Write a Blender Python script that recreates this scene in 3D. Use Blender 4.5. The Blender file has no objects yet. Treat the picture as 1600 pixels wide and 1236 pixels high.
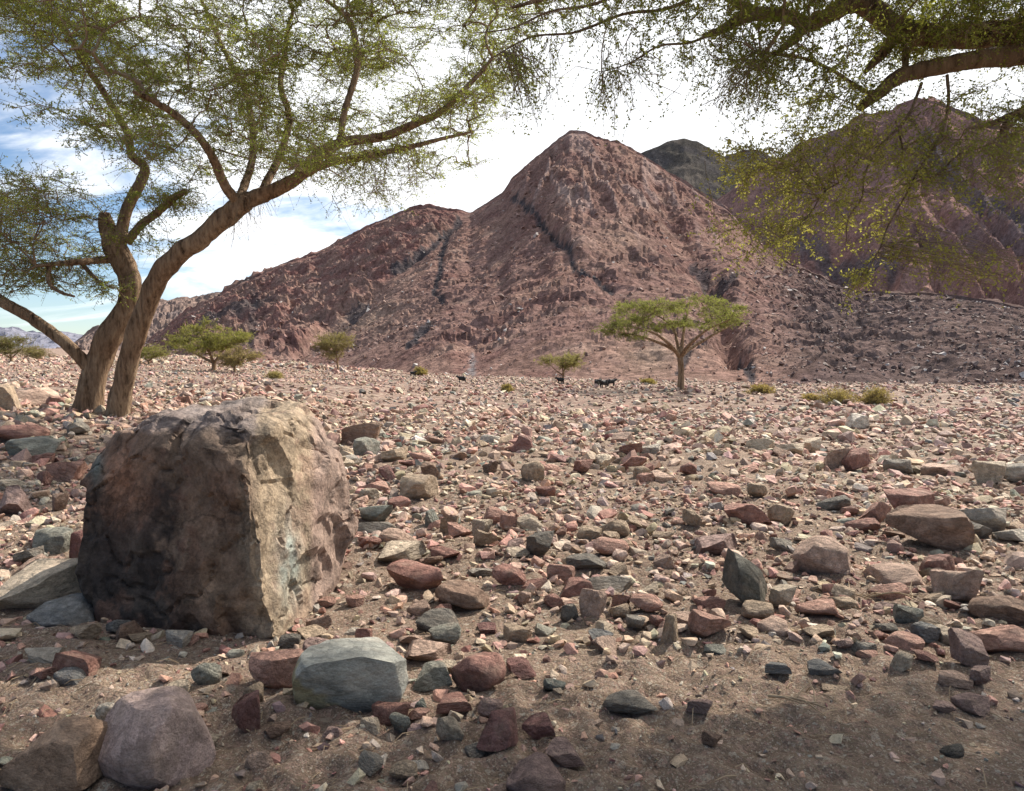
import bpy, bmesh, math, random, re
import numpy as np
from mathutils import Vector, Matrix, Euler
from mathutils.kdtree import KDTree

SC = bpy.context.scene
COL = SC.collection
rng = np.random.default_rng(7)
random.seed(7)
FPX, CX, CY, HZ, CAMH = 1150.0, 800.0, 618.0, 565.0, 1.5
PITCH = math.atan((CY - HZ) / FPX)

# ------------------------------------------------------------------ camera
cam_d = bpy.data.cameras.new('camera')
cam_d.sensor_width = 36.0
cam_d.lens = 36.0 * FPX / 1600.0
cam_d.clip_start = 0.05
cam_d.clip_end = 20000
cam = bpy.data.objects.new('camera', cam_d)
COL.objects.link(cam)
cam.location = (0, 0, CAMH)
cam.rotation_euler = (math.pi / 2 - PITCH, 0, 0)
SC.camera = cam

# ------------------------------------------------------------------ sky, sun, exposure
SUN_AZ, SUN_EL = math.radians(43), math.radians(43)      # azimuth measured from +Y towards +X
sun_vec = Vector((math.sin(SUN_AZ) * math.cos(SUN_EL), math.cos(SUN_AZ) * math.cos(SUN_EL), math.sin(SUN_EL)))
W = bpy.data.worlds.new('World'); SC.world = W; W.use_nodes = True
nt = W.node_tree; nt.nodes.clear()
def N(t, kind, **kw):
    n = t.nodes.new(kind)
    for k, v in kw.items():
        if k in n.inputs.keys() if isinstance(k, str) else False: n.inputs[k].default_value = v
        else: setattr(n, k, v)
    return n
L = nt.links.new
out = N(nt, 'ShaderNodeOutputWorld'); bg = N(nt, 'ShaderNodeBackground'); bg.inputs['Strength'].default_value = 0.092
sky = N(nt, 'ShaderNodeTexSky', sky_type='NISHITA', sun_disc=False, sun_elevation=SUN_EL, sun_rotation=SUN_AZ, altitude=600, air_density=1.0, dust_density=0.3, ozone_density=3.0)
tc = N(nt, 'ShaderNodeTexCoord')
sep = N(nt, 'ShaderNodeSeparateXYZ'); L(tc.outputs['Generated'], sep.inputs[0])
zc = N(nt, 'ShaderNodeMath', operation='ADD'); L(sep.outputs['Z'], zc.inputs[0]); zc.inputs[1].default_value = 0.22
dx = N(nt, 'ShaderNodeMath', operation='DIVIDE'); L(sep.outputs['X'], dx.inputs[0]); L(zc.outputs[0], dx.inputs[1])
dy = N(nt, 'ShaderNodeMath', operation='DIVIDE'); L(sep.outputs['Y'], dy.inputs[0]); L(zc.outputs[0], dy.inputs[1])
cmb = N(nt, 'ShaderNodeCombineXYZ'); L(dx.outputs[0], cmb.inputs[0]); L(dy.outputs[0], cmb.inputs[1])
mp = N(nt, 'ShaderNodeMapping'); L(cmb.outputs[0], mp.inputs[0]); mp.inputs['Scale'].default_value = (1.0, 1.7, 1); mp.inputs['Rotation'].default_value = (0, 0, 0.5); mp.inputs['Location'].default_value = (2.3, 0.4, 0)
no = N(nt, 'ShaderNodeTexNoise'); L(mp.outputs[0], no.inputs['Vector']); no.inputs['Scale'].default_value = 1.5; no.inputs['Detail'].default_value = 9; no.inputs['Roughness'].default_value = 0.58; no.inputs['Distortion'].default_value = 0.6
# thin cloud brightens towards the sun (forward scattering in the veil)
sd = N(nt, 'ShaderNodeVectorMath', operation='DOT_PRODUCT'); L(tc.outputs['Generated'], sd.inputs[0]); sd.inputs[1].default_value = sun_vec
glow = N(nt, 'ShaderNodeMapRange'); L(sd.outputs['Value'], glow.inputs['Value']); glow.inputs['From Min'].default_value = 0.25; glow.inputs['From Max'].default_value = 0.72; glow.inputs['To Min'].default_value = 0.0; glow.inputs['To Max'].default_value = 0.5; glow.clamp = True
ad = N(nt, 'ShaderNodeMath', operation='ADD'); L(no.outputs['Fac'], ad.inputs[0]); L(glow.outputs[0], ad.inputs[1])
cov = N(nt, 'ShaderNodeMapRange'); L(ad.outputs[0], cov.inputs['Value']); cov.inputs['From Min'].default_value = 0.54; cov.inputs['From Max'].default_value = 0.78; cov.interpolation_type = 'SMOOTHSTEP'
cm = N(nt, 'ShaderNodeMix', data_type='RGBA'); L(cov.outputs[0], cm.inputs['Factor'])
L(sky.outputs[0], cm.inputs['A']); cm.inputs['B'].default_value = (9.4, 9.6, 9.9, 1)
L(cm.outputs['Result'], bg.inputs['Color']); L(bg.outputs[0], out.inputs[0])

sl = bpy.data.lights.new('sun', 'SUN'); sl.energy = 5.0; sl.angle = math.radians(0.6); sl.color = (1.0, 0.93, 0.83)
so = bpy.data.objects.new('sun', sl); COL.objects.link(so)
so.rotation_euler = sun_vec.to_track_quat('Z', 'Y').to_euler(); so.location = (30, 20, 60)
SC.view_settings.view_transform = 'Standard'; SC.view_settings.look = 'None'
SC.view_settings.exposure = 0.66; SC.view_settings.gamma = 1.0
try: SC.view_settings.use_curve_mapping = False
except Exception: pass
SC.cycles.max_bounces = 6; SC.cycles.diffuse_bounces = 3; SC.cycles.transmission_bounces = 3; SC.cycles.glossy_bounces = 2
SC.cycles.use_denoising = True

# ------------------------------------------------------------------ helpers
def ray(u, v):
    a, b = (u - CX) / FPX, (CY - v) / FPX
    c, s = math.cos(PITCH), math.sin(PITCH)
    return np.array([a, c + b * s, -s + b * c])
def at(u, v, Y):
    d = ray(u, v); k = Y / d[1]
    return np.array([0, 0, CAMH]) + d * k
def to_px(P):
    P = np.asarray(P, float); c, s = math.cos(PITCH), math.sin(PITCH)
    y, z = P[..., 1], P[..., 2] - CAMH
    fwd = y * c - z * s; up = y * s + z * c
    return CX + FPX * P[..., 0] / fwd, CY - FPX * up / fwd
def S(t):
    t = np.clip(t, 0, 1); return t * t * (3 - 2 * t)
def _h(ix, iy, iz, seed):
    n = (ix.astype(np.int64) * 374761393 + iy.astype(np.int64) * 668265263 + iz.astype(np.int64) * 2147483647 + seed * 974711) & 0xffffffff
    n = ((n ^ (n >> 13)) * 1274126177) & 0xffffffff
    n = ((n ^ (n >> 15)) * 2246822519) & 0xffffffff
    return (n ^ (n >> 16)) & 0xffffffff
def pn(x, y, z=0.0, seed=0):
    """gradient noise, about -1..1"""
    x, y, z = np.broadcast_arrays(np.asarray(x, float), np.asarray(y, float), np.asarray(z, float))
    xi, yi, zi = np.floor(x), np.floor(y), np.floor(z)
    fx, fy, fz = x - xi, y - yi, z - zi
    u, v, w = [f * f * f * (f * (f * 6 - 15) + 10) for f in (fx, fy, fz)]
    r = 0
    flat = not np.any(zi) and not np.any(fz)
    for dz in ((0,) if flat else (0, 1)):
        for dy_ in (0, 1):
            for dx_ in (0, 1):
                h = _h(xi + dx_, yi + dy_, zi + dz, seed)
                a = (h & 0xffff) / 65536.0 * 2 * math.pi
                if flat:
                    g = np.cos(a) * (fx - dx_) + np.sin(a) * (fy - dy_)
                else:
                    cz = ((h >> 16) & 0xffff) / 32768.0 - 1; sz = np.sqrt(np.maximum(0, 1 - cz * cz))
                    g = sz * np.cos(a) * (fx - dx_) + sz * np.sin(a) * (fy - dy_) + cz * (fz - dz)
                wgt = (u if dx_ else 1 - u) * (v if dy_ else 1 - v) * ((w if dz else 1 - w) if not flat else 1)
                r = r + g * wgt
    return r * 1.5
def fbm(x, y, z=0.0, oct=4, seed=0, gain=0.5):
    r, a = 0, 1.0
    for o in range(oct):
        r = r + a * pn(x * 2 ** o, y * 2 ** o, z * 2 ** o if np.any(z) else 0.0, seed + o * 17); a *= gain
    return r
def ridged(x, y, oct=4, seed=0):
    r, a = 0, 1.0
    for o in range(oct):
        r = r + a * (1 - 2 * np.abs(pn(x * 2.0 ** o, y * 2.0 ** o, 0.0, seed + o * 31))); a *= 0.5
    return r
def cells(x, y, seed=0):
    """Voronoi in the plane: distance to nearest, second, and a random value per cell"""
    xi, yi = np.floor(x), np.floor(y)
    d1 = np.full(x.shape, 9.0); d2 = np.full(x.shape, 9.0); val = np.zeros(x.shape)
    for oy in (-1, 0, 1):
        for ox in (-1, 0, 1):
            h = _h(xi + ox, yi + oy, np.zeros_like(xi), seed)
            px = xi + ox + (h & 0xffff) / 65536.0; py = yi + oy + ((h >> 16) & 0xffff) / 65536.0
            d = np.hypot(px - x, py - y); rv = ((h * 7919) & 0xffff) / 65536.0
            nb = d < d1
            d2 = np.where(nb, d1, np.minimum(d2, d)); val = np.where(nb, rv, val); d1 = np.where(nb, d, d1)
    return d1, d2, val
def seg_dist(U, V, pts):
    best = np.full(U.shape, 1e9)
    for (a, b), (c, d) in zip(pts[:-1], pts[1:]):
        vx, vy = c - a, d - b; L2 = vx * vx + vy * vy
        t = np.clip(((U - a) * vx + (V - b) * vy) / L2, 0, 1)
        best = np.minimum(best, np.hypot(U - a - t * vx, V - b - t * vy))
    return best
def mesh(name, V, F, col=None, smooth=False):
    """F is (n,3) or (n,4)"""
    V = np.ascontiguousarray(V, np.float32); F = np.ascontiguousarray(F, np.int32)
    me = bpy.data.meshes.new(name)
    n, k = F.shape
    me.vertices.add(len(V)); me.vertices.foreach_set('co', V.ravel())
    me.loops.add(n * k); me.loops.foreach_set('vertex_index', F.ravel())
    me.polygons.add(n); me.polygons.foreach_set('loop_start', np.arange(0, n * k, k, dtype=np.int32))
    me.polygons.foreach_set('use_smooth', np.full(n, smooth))
    me.update(calc_edges=True)
    if col is not None:
        c = np.ones((len(V), 4), np.float32); c[:, :3] = col
        at_ = me.color_attributes.new('col', 'FLOAT_COLOR', 'POINT'); at_.data.foreach_set('color', c.ravel())
    return me
def obj(name, me, mat=None, parent=None, loc=None):
    o = bpy.data.objects.new(name, me); COL.objects.link(o)
    if mat is not None and me is not None and len(me.materials) == 0: me.materials.append(mat)
    if parent is not None: o.parent = parent
    if loc is not None: o.location = loc
    return o
def tag(o, label=None, cat=None, group=None, kind=None):
    if label: o['label'] = label
    if cat: o['category'] = cat
    if group: o['group'] = group
    if kind: o['kind'] = kind
    return o
def empty(name, loc):
    o = bpy.data.objects.new(name, None); COL.objects.link(o); o.location = loc; o.empty_display_size = 0.2
    return o

# ------------------------------------------------------------------ materials
def newmat(name):
    m = bpy.data.materials.new(name); m.use_nodes = True; t = m.node_tree; t.nodes.clear()
    o = N(t, 'ShaderNodeOutputMaterial'); return m, t, o
def noise(t, vec, scale, detail=5, rough=0.6):
    n = N(t, 'ShaderNodeTexNoise'); n.inputs['Scale'].default_value = scale; n.inputs['Detail'].default_value = detail; n.inputs['Roughness'].default_value = rough
    t.links.new(vec, n.inputs['Vector']); return n
def ramp(t, fac, stops):
    r = N(t, 'ShaderNodeValToRGB'); e = r.color_ramp.elements
    while len(e) < len(stops): e.new(0.5)
    for i, (p, c) in enumerate(stops): e[i].position = p; e[i].color = (*c, 1) if len(c) == 3 else c
    t.links.new(fac, r.inputs[0]); return r
def mixc(t, fac, a, b, blend='MIX'):
    m = N(t, 'ShaderNodeMix', data_type='RGBA', blend_type=blend)
    for s, v in (('Factor', fac), ('A', a), ('B', b)):
        if hasattr(v, 'is_linked') or hasattr(v, 'links'): t.links.new(v, m.inputs[s])
        elif isinstance(v, (int, float)): m.inputs[s].default_value = v
        else: m.inputs[s].default_value = (*v, 1)
    return m.outputs['Result']
def grey(v): return (v, v, v)

def rock_material(name, source, scale=1.0, speck=1.0, bump=0.5, dust=0.25, spec=0.15, grain=26, crack=0.0):
    m, t, o = newmat(name); L = t.links.new
    tc = N(t, 'ShaderNodeTexCoord'); vec = tc.outputs['Object']
    if source == 'object':
        oi = N(t, 'ShaderNodeObjectInfo'); base = oi.outputs['Color']
        va = N(t, 'ShaderNodeVectorMath', operation='MULTIPLY_ADD')
        cb = N(t, 'ShaderNodeCombineXYZ')
        for i in range(3): L(oi.outputs['Random'], cb.inputs[i])
        L(cb.outputs[0], va.inputs[0]); va.inputs[1].default_value = (91, 57, 33); L(vec, va.inputs[2]); vec = va.outputs[0]
    else:
        at_ = N(t, 'ShaderNodeAttribute', attribute_name='col'); base = at_.outputs['Color']
    n1 = noise(t, vec, 2.2 * scale, 12, 0.72); r1 = ramp(t, n1.outputs['Fac'], [(0.30, grey(0.50)), (0.5, grey(1.0)), (0.70, grey(1.42))])
    c = mixc(t, 1.0, base, r1.outputs[0], 'MULTIPLY')
    n2 = noise(t, vec, grain * scale, 8, 0.78); r2 = ramp(t, n2.outputs['Fac'], [(0.32, grey(1 - 0.4 * speck)), (0.5, grey(1.0)), (0.7, grey(1 + 0.35 * speck))])
    c = mixc(t, 1.0, c, r2.outputs[0], 'MULTIPLY')
    # pale dusty weathering in blotches
    n3 = noise(t, vec, 1.3 * scale, 10, 0.72); r3 = ramp(t, n3.outputs['Fac'], [(0.50, grey(0.0)), (0.62, grey(1.0))])
    f = N(t, 'ShaderNodeMath', operation='MULTIPLY'); L(r3.outputs[0], f.inputs[0]); f.inputs[1].default_value = dust
    c = mixc(t, f.outputs[0], c, (0.46, 0.35, 0.265))
    if crack:
        nw = noise(t, vec, 1.6 * scale, 8, 0.65); wc = N(t, 'ShaderNodeVectorMath', operation='MULTIPLY_ADD'); L(nw.outputs['Color'], wc.inputs[0]); wc.inputs[1].default_value = (0.9 / scale,) * 3; L(vec, wc.inputs[2])
        vc = N(t, 'ShaderNodeTexVoronoi', feature='DISTANCE_TO_EDGE'); vc.inputs['Scale'].default_value = 0.62 * scale; L(wc.outputs[0], vc.inputs['Vector'])
        rc = ramp(t, vc.outputs['Distance'], [(0.0, grey(1 - crack)), (0.025, grey(1.0))]); c = mixc(t, 1.0, c, rc.outputs[0], 'MULTIPLY')
    b = N(t, 'ShaderNodeBsdfPrincipled'); L(c, b.inputs['Base Color']); b.inputs['Roughness'].default_value = 0.72; b.inputs['Specular IOR Level'].default_value = spec
    n4 = noise(t, vec, 5 * scale, 8, 0.72)
    wv = N(t, 'ShaderNodeVectorMath', operation='MULTIPLY_ADD'); L(n4.outputs['Color'], wv.inputs[0]); wv.inputs[1].default_value = (0.25 / scale,) * 3; L(vec, wv.inputs[2])
    vr_ = N(t, 'ShaderNodeTexVoronoi'); vr_.inputs['Scale'].default_value = 4.5 * scale; L(wv.outputs[0], vr_.inputs['Vector'])
    hm = N(t, 'ShaderNodeMath', operation='MULTIPLY_ADD'); L(vr_.outputs['Distance'], hm.inputs[0]); hm.inputs[1].default_value = -0.45; L(n4.outputs['Fac'], hm.inputs[2])
    bp = N(t, 'ShaderNodeBump'); bp.inputs['Strength'].default_value = bump; bp.inputs['Distance'].default_value = 0.10 / scale; L(hm.outputs[0], bp.inputs['Height']); L(bp.outputs[0], b.inputs['Normal'])
    L(b.outputs[0], o.inputs[0]); return m

M = {}
M['stone'] = rock_material('stone_weathered', 'object', 1.3, 1.2, 0.95, 0.3, 0.12)
M['rubble'] = rock_material('rubble_weathered', 'attr', 2.2, 0.9, 0.8, 0.2)
M['boulder'] = rock_material('boulder_varnished', 'attr', 2.4, 1.25, 1.0, 0.10, 0.2, 22, 0.45)
M['grey_rock'] = rock_material('grey_rock_dusty', 'attr', 1.2, 0.9, 0.6, 0.2)
M['mountain'] = rock_material('mountain_rock', 'attr', 0.22, 1.3, 1.0, 0.04, 0.0, 7)
M['far'] = rock_material('far_rock', 'attr', 0.05, 0.8, 0.8, 0.03, 0.0, 7)

def ground_material():
    m, t, o = newmat('sandy_gravel'); L = t.links.new
    tc = N(t, 'ShaderNodeTexCoord'); vec = tc.outputs['Object']
    n1 = noise(t, vec, 0.35, 7, 0.6)
    c1 = ramp(t, n1.outputs['Fac'], [(0.3, (0.19, 0.135, 0.10)), (0.5, (0.26, 0.19, 0.135)), (0.7, (0.34, 0.26, 0.18))])
    n2 = noise(t, vec, 3.0, 6, 0.65); r2 = ramp(t, n2.outputs['Fac'], [(0.3, grey(0.72)), (0.55, grey(1.0)), (0.75, grey(1.2))])
    c = mixc(t, 1.0, c1.outputs[0], r2.outputs[0], 'MULTIPLY')
    # fine grit: small cells of differing colour
    for sc_, w in ((30, 0.25), (70, 0.4), (170, 0.45)):
        vo = N(t, 'ShaderNodeTexVoronoi'); vo.inputs['Scale'].default_value = sc_; L(vec, vo.inputs['Vector'])
        hs = N(t, 'ShaderNodeSeparateColor'); L(vo.outputs['Color'], hs.inputs[0])
        gr = ramp(t, hs.outputs[0], [(0.0, (0.14, 0.10, 0.085)), (0.35, (0.27, 0.19, 0.14)), (0.6, (0.36, 0.23, 0.18)), (0.85, (0.40, 0.33, 0.25)), (1.0, (0.5, 0.45, 0.37))])
        k = ramp(t, hs.outputs[1], [(1 - w, grey(0)), (1 - w + 0.1, grey(0.75))])
        c = mixc(t, k.outputs[0], c, gr.outputs[0])
    sp_ = N(t, 'ShaderNodeSeparateXYZ'); L(vec, sp_.inputs[0]); mr = N(t, 'ShaderNodeMapRange'); L(sp_.outputs['Y'], mr.inputs['Value']); mr.inputs['From Min'].default_value = 8; mr.inputs['From Max'].default_value = 24; mr.inputs['To Max'].default_value = 0.85
    vo = N(t, 'ShaderNodeTexVoronoi'); vo.inputs['Scale'].default_value = 5.5; L(vec, vo.inputs['Vector']); hs = N(t, 'ShaderNodeSeparateColor'); L(vo.outputs['Color'], hs.inputs[0])
    gr = ramp(t, hs.outputs[0], [(0.0, (0.10, 0.07, 0.06)), (0.3, (0.20, 0.13, 0.105)), (0.55, (0.30, 0.19, 0.15)), (0.8, (0.33, 0.25, 0.19)), (1.0, (0.45, 0.37, 0.30))])
    c = mixc(t, mr.outputs[0], c, gr.outputs[0])
    b = N(t, 'ShaderNodeBsdfPrincipled'); L(c, b.inputs['Base Color']); b.inputs['Roughness'].default_value = 0.9; b.inputs['Specular IOR Level'].default_value = 0.1
    n4 = noise(t, vec, 30, 7, 0.72); n5 = noise(t, vec, 5, 6, 0.65)
    a = N(t, 'ShaderNodeMath', operation='MULTIPLY_ADD'); L(n5.outputs['Fac'], a.inputs[0]); a.inputs[1].default_value = 2.5; L(n4.outputs['Fac'], a.inputs[2])
    bp = N(t, 'ShaderNodeBump'); bp.inputs['Strength'].default_value = 1.0; bp.inputs['Distance'].default_value = 0.045; L(a.outputs[0], bp.inputs['Height']); L(bp.outputs[0], b.inputs['Normal'])
    L(b.outputs[0], o.inputs[0]); return m
M['ground'] = ground_material()

def bark_material():
    m, t, o = newmat('acacia_bark'); L = t.links.new
    tc = N(t, 'ShaderNodeTexCoord'); mpn = N(t, 'ShaderNodeMapping'); L(tc.outputs['Object'], mpn.inputs[0]); mpn.inputs['Scale'].default_value = (9, 9, 1.6)
    n = noise(t, mpn.outputs[0], 1.5, 10, 0.7)
    c = ramp(t, n.outputs['Fac'], [(0.34, (0.075, 0.05, 0.035)), (0.48, (0.29, 0.21, 0.15)), (0.66, (0.48, 0.37, 0.27))])
    n2 = noise(t, tc.outputs['Object'], 1.1, 4, 0.6); r2 = ramp(t, n2.outputs['Fac'], [(0.35, (0.85, 0.72, 0.6)), (0.65, (1.15, 1.1, 1.0))])
    cc = mixc(t, 1.0, c.outputs[0], r2.outputs[0], 'MULTIPLY')
    b = N(t, 'ShaderNodeBsdfPrincipled'); L(cc, b.inputs['Base Color']); b.inputs['Roughness'].default_value = 0.9; b.inputs['Specular IOR Level'].default_value = 0.15
    bp = N(t, 'ShaderNodeBump'); bp.inputs['Strength'].default_value = 1.0; bp.inputs['Distance'].default_value = 0.16; L(n.outputs['Fac'], bp.inputs['Height']); L(bp.outputs[0], b.inputs['Normal'])
    L(b.outputs[0], o.inputs[0]); return m
M['bark'] = bark_material()
def twig_material(name, col):
    m, t, o = newmat(name); L = t.links.new
    tc = N(t, 'ShaderNodeTexCoord'); n = noise(t, tc.outputs['Object'], 6, 4)
    c = ramp(t, n.outputs['Fac'], [(0.3, tuple(0.7 * x for x in col)), (0.7, tuple(1.3 * x for x in col))])
    b = N(t, 'ShaderNodeBsdfPrincipled'); L(c.outputs[0], b.inputs['Base Color']); b.inputs['Roughness'].default_value = 0.85; b.inputs['Specular IOR Level'].default_value = 0.2
    L(b.outputs[0], o.inputs[0]); return m
M['twig'] = twig_material('acacia_twig', (0.23, 0.165, 0.11))
M['drytwig'] = twig_material('dry_twig', (0.30, 0.22, 0.14))
def leaf_material(name, trans=0.6):
    m, t, o = newmat(name); L = t.links.new
    a = N(t, 'ShaderNodeAttribute', attribute_name='col')
    d = N(t, 'ShaderNodeBsdfDiffuse'); L(a.outputs['Color'], d.inputs[0])
    tr = N(t, 'ShaderNodeBsdfTranslucent'); hc = mixc(t, 1.0, a.outputs['Color'], (1.12, 1.1, 0.7), 'MULTIPLY'); L(hc, tr.inputs[0])
    x = N(t, 'ShaderNodeMixShader'); x.inputs[0].default_value = trans; L(d.outputs[0], x.inputs[1]); L(tr.outputs[0], x.inputs[2])
    L(x.outputs[0], o.inputs[0]); return m
M['leaf'] = leaf_material('acacia_leaf')
def plain_material(name, col, rough=0.7):
    m, t, o = newmat(name); L = t.links.new
    tc = N(t, 'ShaderNodeTexCoord'); n = noise(t, tc.outputs['Object'], 14, 5)
    c = ramp(t, n.outputs['Fac'], [(0.3, tuple(0.75 * x for x in col)), (0.7, tuple(1.25 * x for x in col))])
    b = N(t, 'ShaderNodeBsdfPrincipled'); L(c.outputs[0], b.inputs['Base Color']); b.inputs['Roughness'].default_value = rough
    L(b.outputs[0], o.inputs[0]); return m
M['goat'] = plain_material('black_goat_hair', (0.012, 0.011, 0.011))
M['horn'] = plain_material('goat_horn', (0.10, 0.08, 0.06))

# ------------------------------------------------------------------ ground
def ground_z(x, y, fine=True):
    x = np.asarray(x, float); y = np.asarray(y, float)
    ys = np.maximum(y, 0.5)
    left = S((-x / ys - 0.12) / 0.33) * (y > 0)
    z = left * 0.0185 * np.maximum(0, y - 22)
    z = z + 0.46 * S((-x - 3.6) / 3.0) * S((y - 7.5) / 6.0) * (1 - 0.6 * S((y - 24) / 20))
    z = z + 0.13 * pn(x / 7, y / 7, 0, 3) * S((y - 4) / 8) + 0.05 * pn(x / 2.3, y / 2.3, 0, 4)
    z = z - 0.28 * S((x - 4.2) / 2.5) * S((y - 10.5) / 1.2) * (1 - S((y - 15) / 3))
    if fine:
        near = 1 - S((np.hypot(x, y) - 14) / 10)
        z = z + near * (0.022 * pn(x / 0.55, y / 0.55, 0, 5) + 0.012 * pn(x / 0.21, y / 0.21, 0, 6) + 0.007 * pn(x / 0.085, y / 0.085, 0, 8))
        # dimpled wind-blown sand
        d1, d2, _ = cells(x / 0.16 + 0.4 * pn(x, y, 0, 61), y / 0.11, 9)
        z = z + near * 0.045 * S(d1 / 0.8) * S((pn(x / 1.6, y / 1.6, 0, 12) + 0.55) / 0.6)
    return z
def hit(u, v, ymax=400):
    d = ray(u, v)
    k = np.geomspace(1.0, ymax, 900)
    P = d[None] * k[:, None] + np.array([0, 0, CAMH])
    below = P[:, 2] < ground_z(P[:, 0], P[:, 1], False)
    i = int(np.argmax(below)) if below.any() else len(k) - 1
    return P[i]

ang_in = np.linspace(-46, 46, 385)
ang = np.radians(np.concatenate([np.linspace(-180, -49, 36), ang_in, np.linspace(49, 176, 35)]))
rad = np.concatenate([np.geomspace(0.25, 2.1, 22)[:-1], np.geomspace(2.1, 12, 205)[:-1], np.geomspace(12, 75, 120)[:-1], np.geomspace(75, 6000, 42)])
A, R = np.meshgrid(ang, rad)
gx, gy = R * np.sin(A), R * np.cos(A)
gz = ground_z(gx, gy)
gz = np.where(R > 900, gz * 0 + 0.0185 * 880 * S((-gx / np.maximum(gy, .5) - 0.12) / 0.33) * (gy > 0), gz)
nr, na = R.shape
idx = np.arange(nr * na).reshape(nr, na)
nx = np.roll(idx, -1, axis=1)
F = np.stack([idx[:-1], nx[:-1], nx[1:], idx[1:]], -1).reshape(-1, 4)[:, ::-1]
V = np.stack([gx, gy, gz], -1).reshape(-1, 3)
V = np.vstack([V, [[0, 0, float(ground_z(0, 0.0))]]])
g = obj('ground', mesh('ground', V, F, None, True), M['ground'])
tag(g, 'sandy gravel floor of a dry desert valley', None, None, 'structure')

# ------------------------------------------------------------------ mountains
PAL_ROCK = np.array([0.205, 0.128, 0.110])
MK = np.array([0.88, 0.90, 0.92])
def interp(xs, pts, smooth=0):
    p = np.array(pts, float); return np.interp(xs, p[:, 0], p[:, 1])
def mountain(name, sky_pts, D_pts, foot_pts, ncol, nrow, ucoarse, label, seed, rough, power, color_fn, mat, disp_fn=None, foot_z=-0.8, cat=None):
    """sky_pts: crest direction (pixel), D_pts: crest distance, foot_pts: distance of the foot; a real height field, with a far side"""
    us = np.concatenate([np.linspace(ucoarse[0], -120, 30)[:-1], np.linspace(-120, 1720, ncol), np.linspace(1720, ucoarse[1], 30)[1:]]) if ucoarse[0] < -120 else np.linspace(ucoarse[0], ucoarse[1], ncol)
    vr = interp(us, sky_pts); D = interp(us, D_pts); Ft = interp(us, foot_pts)
    ker = np.ones(9) / 9
    D = np.convolve(np.pad(D, 4, 'edge'), ker, 'valid'); Ft = np.convolve(np.pad(Ft, 4, 'edge'), ker, 'valid')
    zr = CAMH + (HZ - vr) / FPX * D
    t = np.concatenate([np.linspace(-0.04, 0, 3)[:-1], np.linspace(0, 1, nrow), np.linspace(1, 2.0, 36)[1:]])
    T, U = np.meshgrid(t, us, indexing='ij')
    Dm, Fm, Zm = D[None], Ft[None], zr[None]
    Y = np.where(T <= 1, Fm + (Dm - Fm) * T, Dm + (T - 1) * 0.9 * np.maximum(60, Zm * 2.2))
    X = (U - CX) / FPX * Y
    zf = foot_z + np.maximum(0, ground_z((us - CX) / FPX * Ft, Ft, False))[None]
    gT = np.where(T <= 1, np.sign(T) * np.abs(T) ** power, 1 - S((T - 1) / 1.0) * 1.0)
    Z0 = zf + (Zm - zf) * gT
    U0 = U; V0 = HZ - (Z0 - CAMH) / Y * FPX
    env = S(T / 0.12) * np.where(T > 1, 1 - S((T - 1) / 0.8), 1) * np.clip(Zm / 20, 0.05, 1)
    dz = 0
    if disp_fn is not None: dz = disp_fn(X, Y, Z0, U0, V0, T)
    crest = 1 - 0.75 * np.exp(-((T - 1) / 0.05) ** 2)
    Z = Z0 + env * crest * (rough * (0.55 * fbm(X / 34, Y / 34, 0, 4, seed) + 0.25 * ridged(X / 14, Y / 14, 4, seed + 5)) + dz) + env * (1 - crest) * rough * 0.12 * fbm(X / 7, Y / 7, 0, 3, seed + 9)
    los = CAMH + (HZ - vr)[None] / FPX * Y - 0.6 + 0.5 * fbm(X / 3, Y / 3, 0, 2, seed + 77)
    Z = np.where(T < 1, np.minimum(Z, los), Z)
    col = color_fn(X, Y, Z, U0, V0, T)
    n0, n1 = T.shape
    idx = np.arange(n0 * n1).reshape(n0, n1)
    F = np.stack([idx[:-1, :-1], idx[:-1, 1:], idx[1:, 1:], idx[1:, :-1]], -1).reshape(-1, 4)
    o = obj(name, mesh(name, np.stack([X, Y, Z], -1).reshape(-1, 3), F, col.reshape(-1, 3), False), mat)
    tag(o, label, cat, None, 'structure')
    return dict(X=X, Y=Y, Z=Z, U=U0, V=V0, T=T, o=o, col=col)

main_sky = [(-900, 575), (100, 575), (190, 560), (215, 548), (240, 528), (270, 506), (300, 488), (330, 470), (380, 441), (410, 430), (440, 414), (500, 398), (520, 388), (545, 374), (590, 350), (640, 331), (672, 326), (700, 331), (715, 330), (735, 333), (760, 320), (785, 306), (800, 284), (825, 262), (850, 243), (872, 224), (890, 213), (912, 214), (940, 224), (965, 228), (1000, 248), (1050, 279), (1090, 305), (1135, 331), (1180, 375), (1231, 414), (1290, 438), (1333, 455), (1400, 458), (1470, 461), (1540, 470), (1600, 482), (1750, 500), (2100, 530), (2600, 560)]
main_D = [(-900, 400), (190, 330), (330, 290), (500, 270), (735, 250), (890, 245), (1000, 245), (1135, 232), (1231, 200), (1333, 160), (1470, 130), (1600, 115), (1750, 105), (2600, 90)]
main_F = [(-900, 260), (190, 200), (300, 128), (500, 110), (700, 74), (900, 60), (1060, 51), (1250, 45), (1400, 43), (1600, 41), (2600, 40)]
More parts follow.
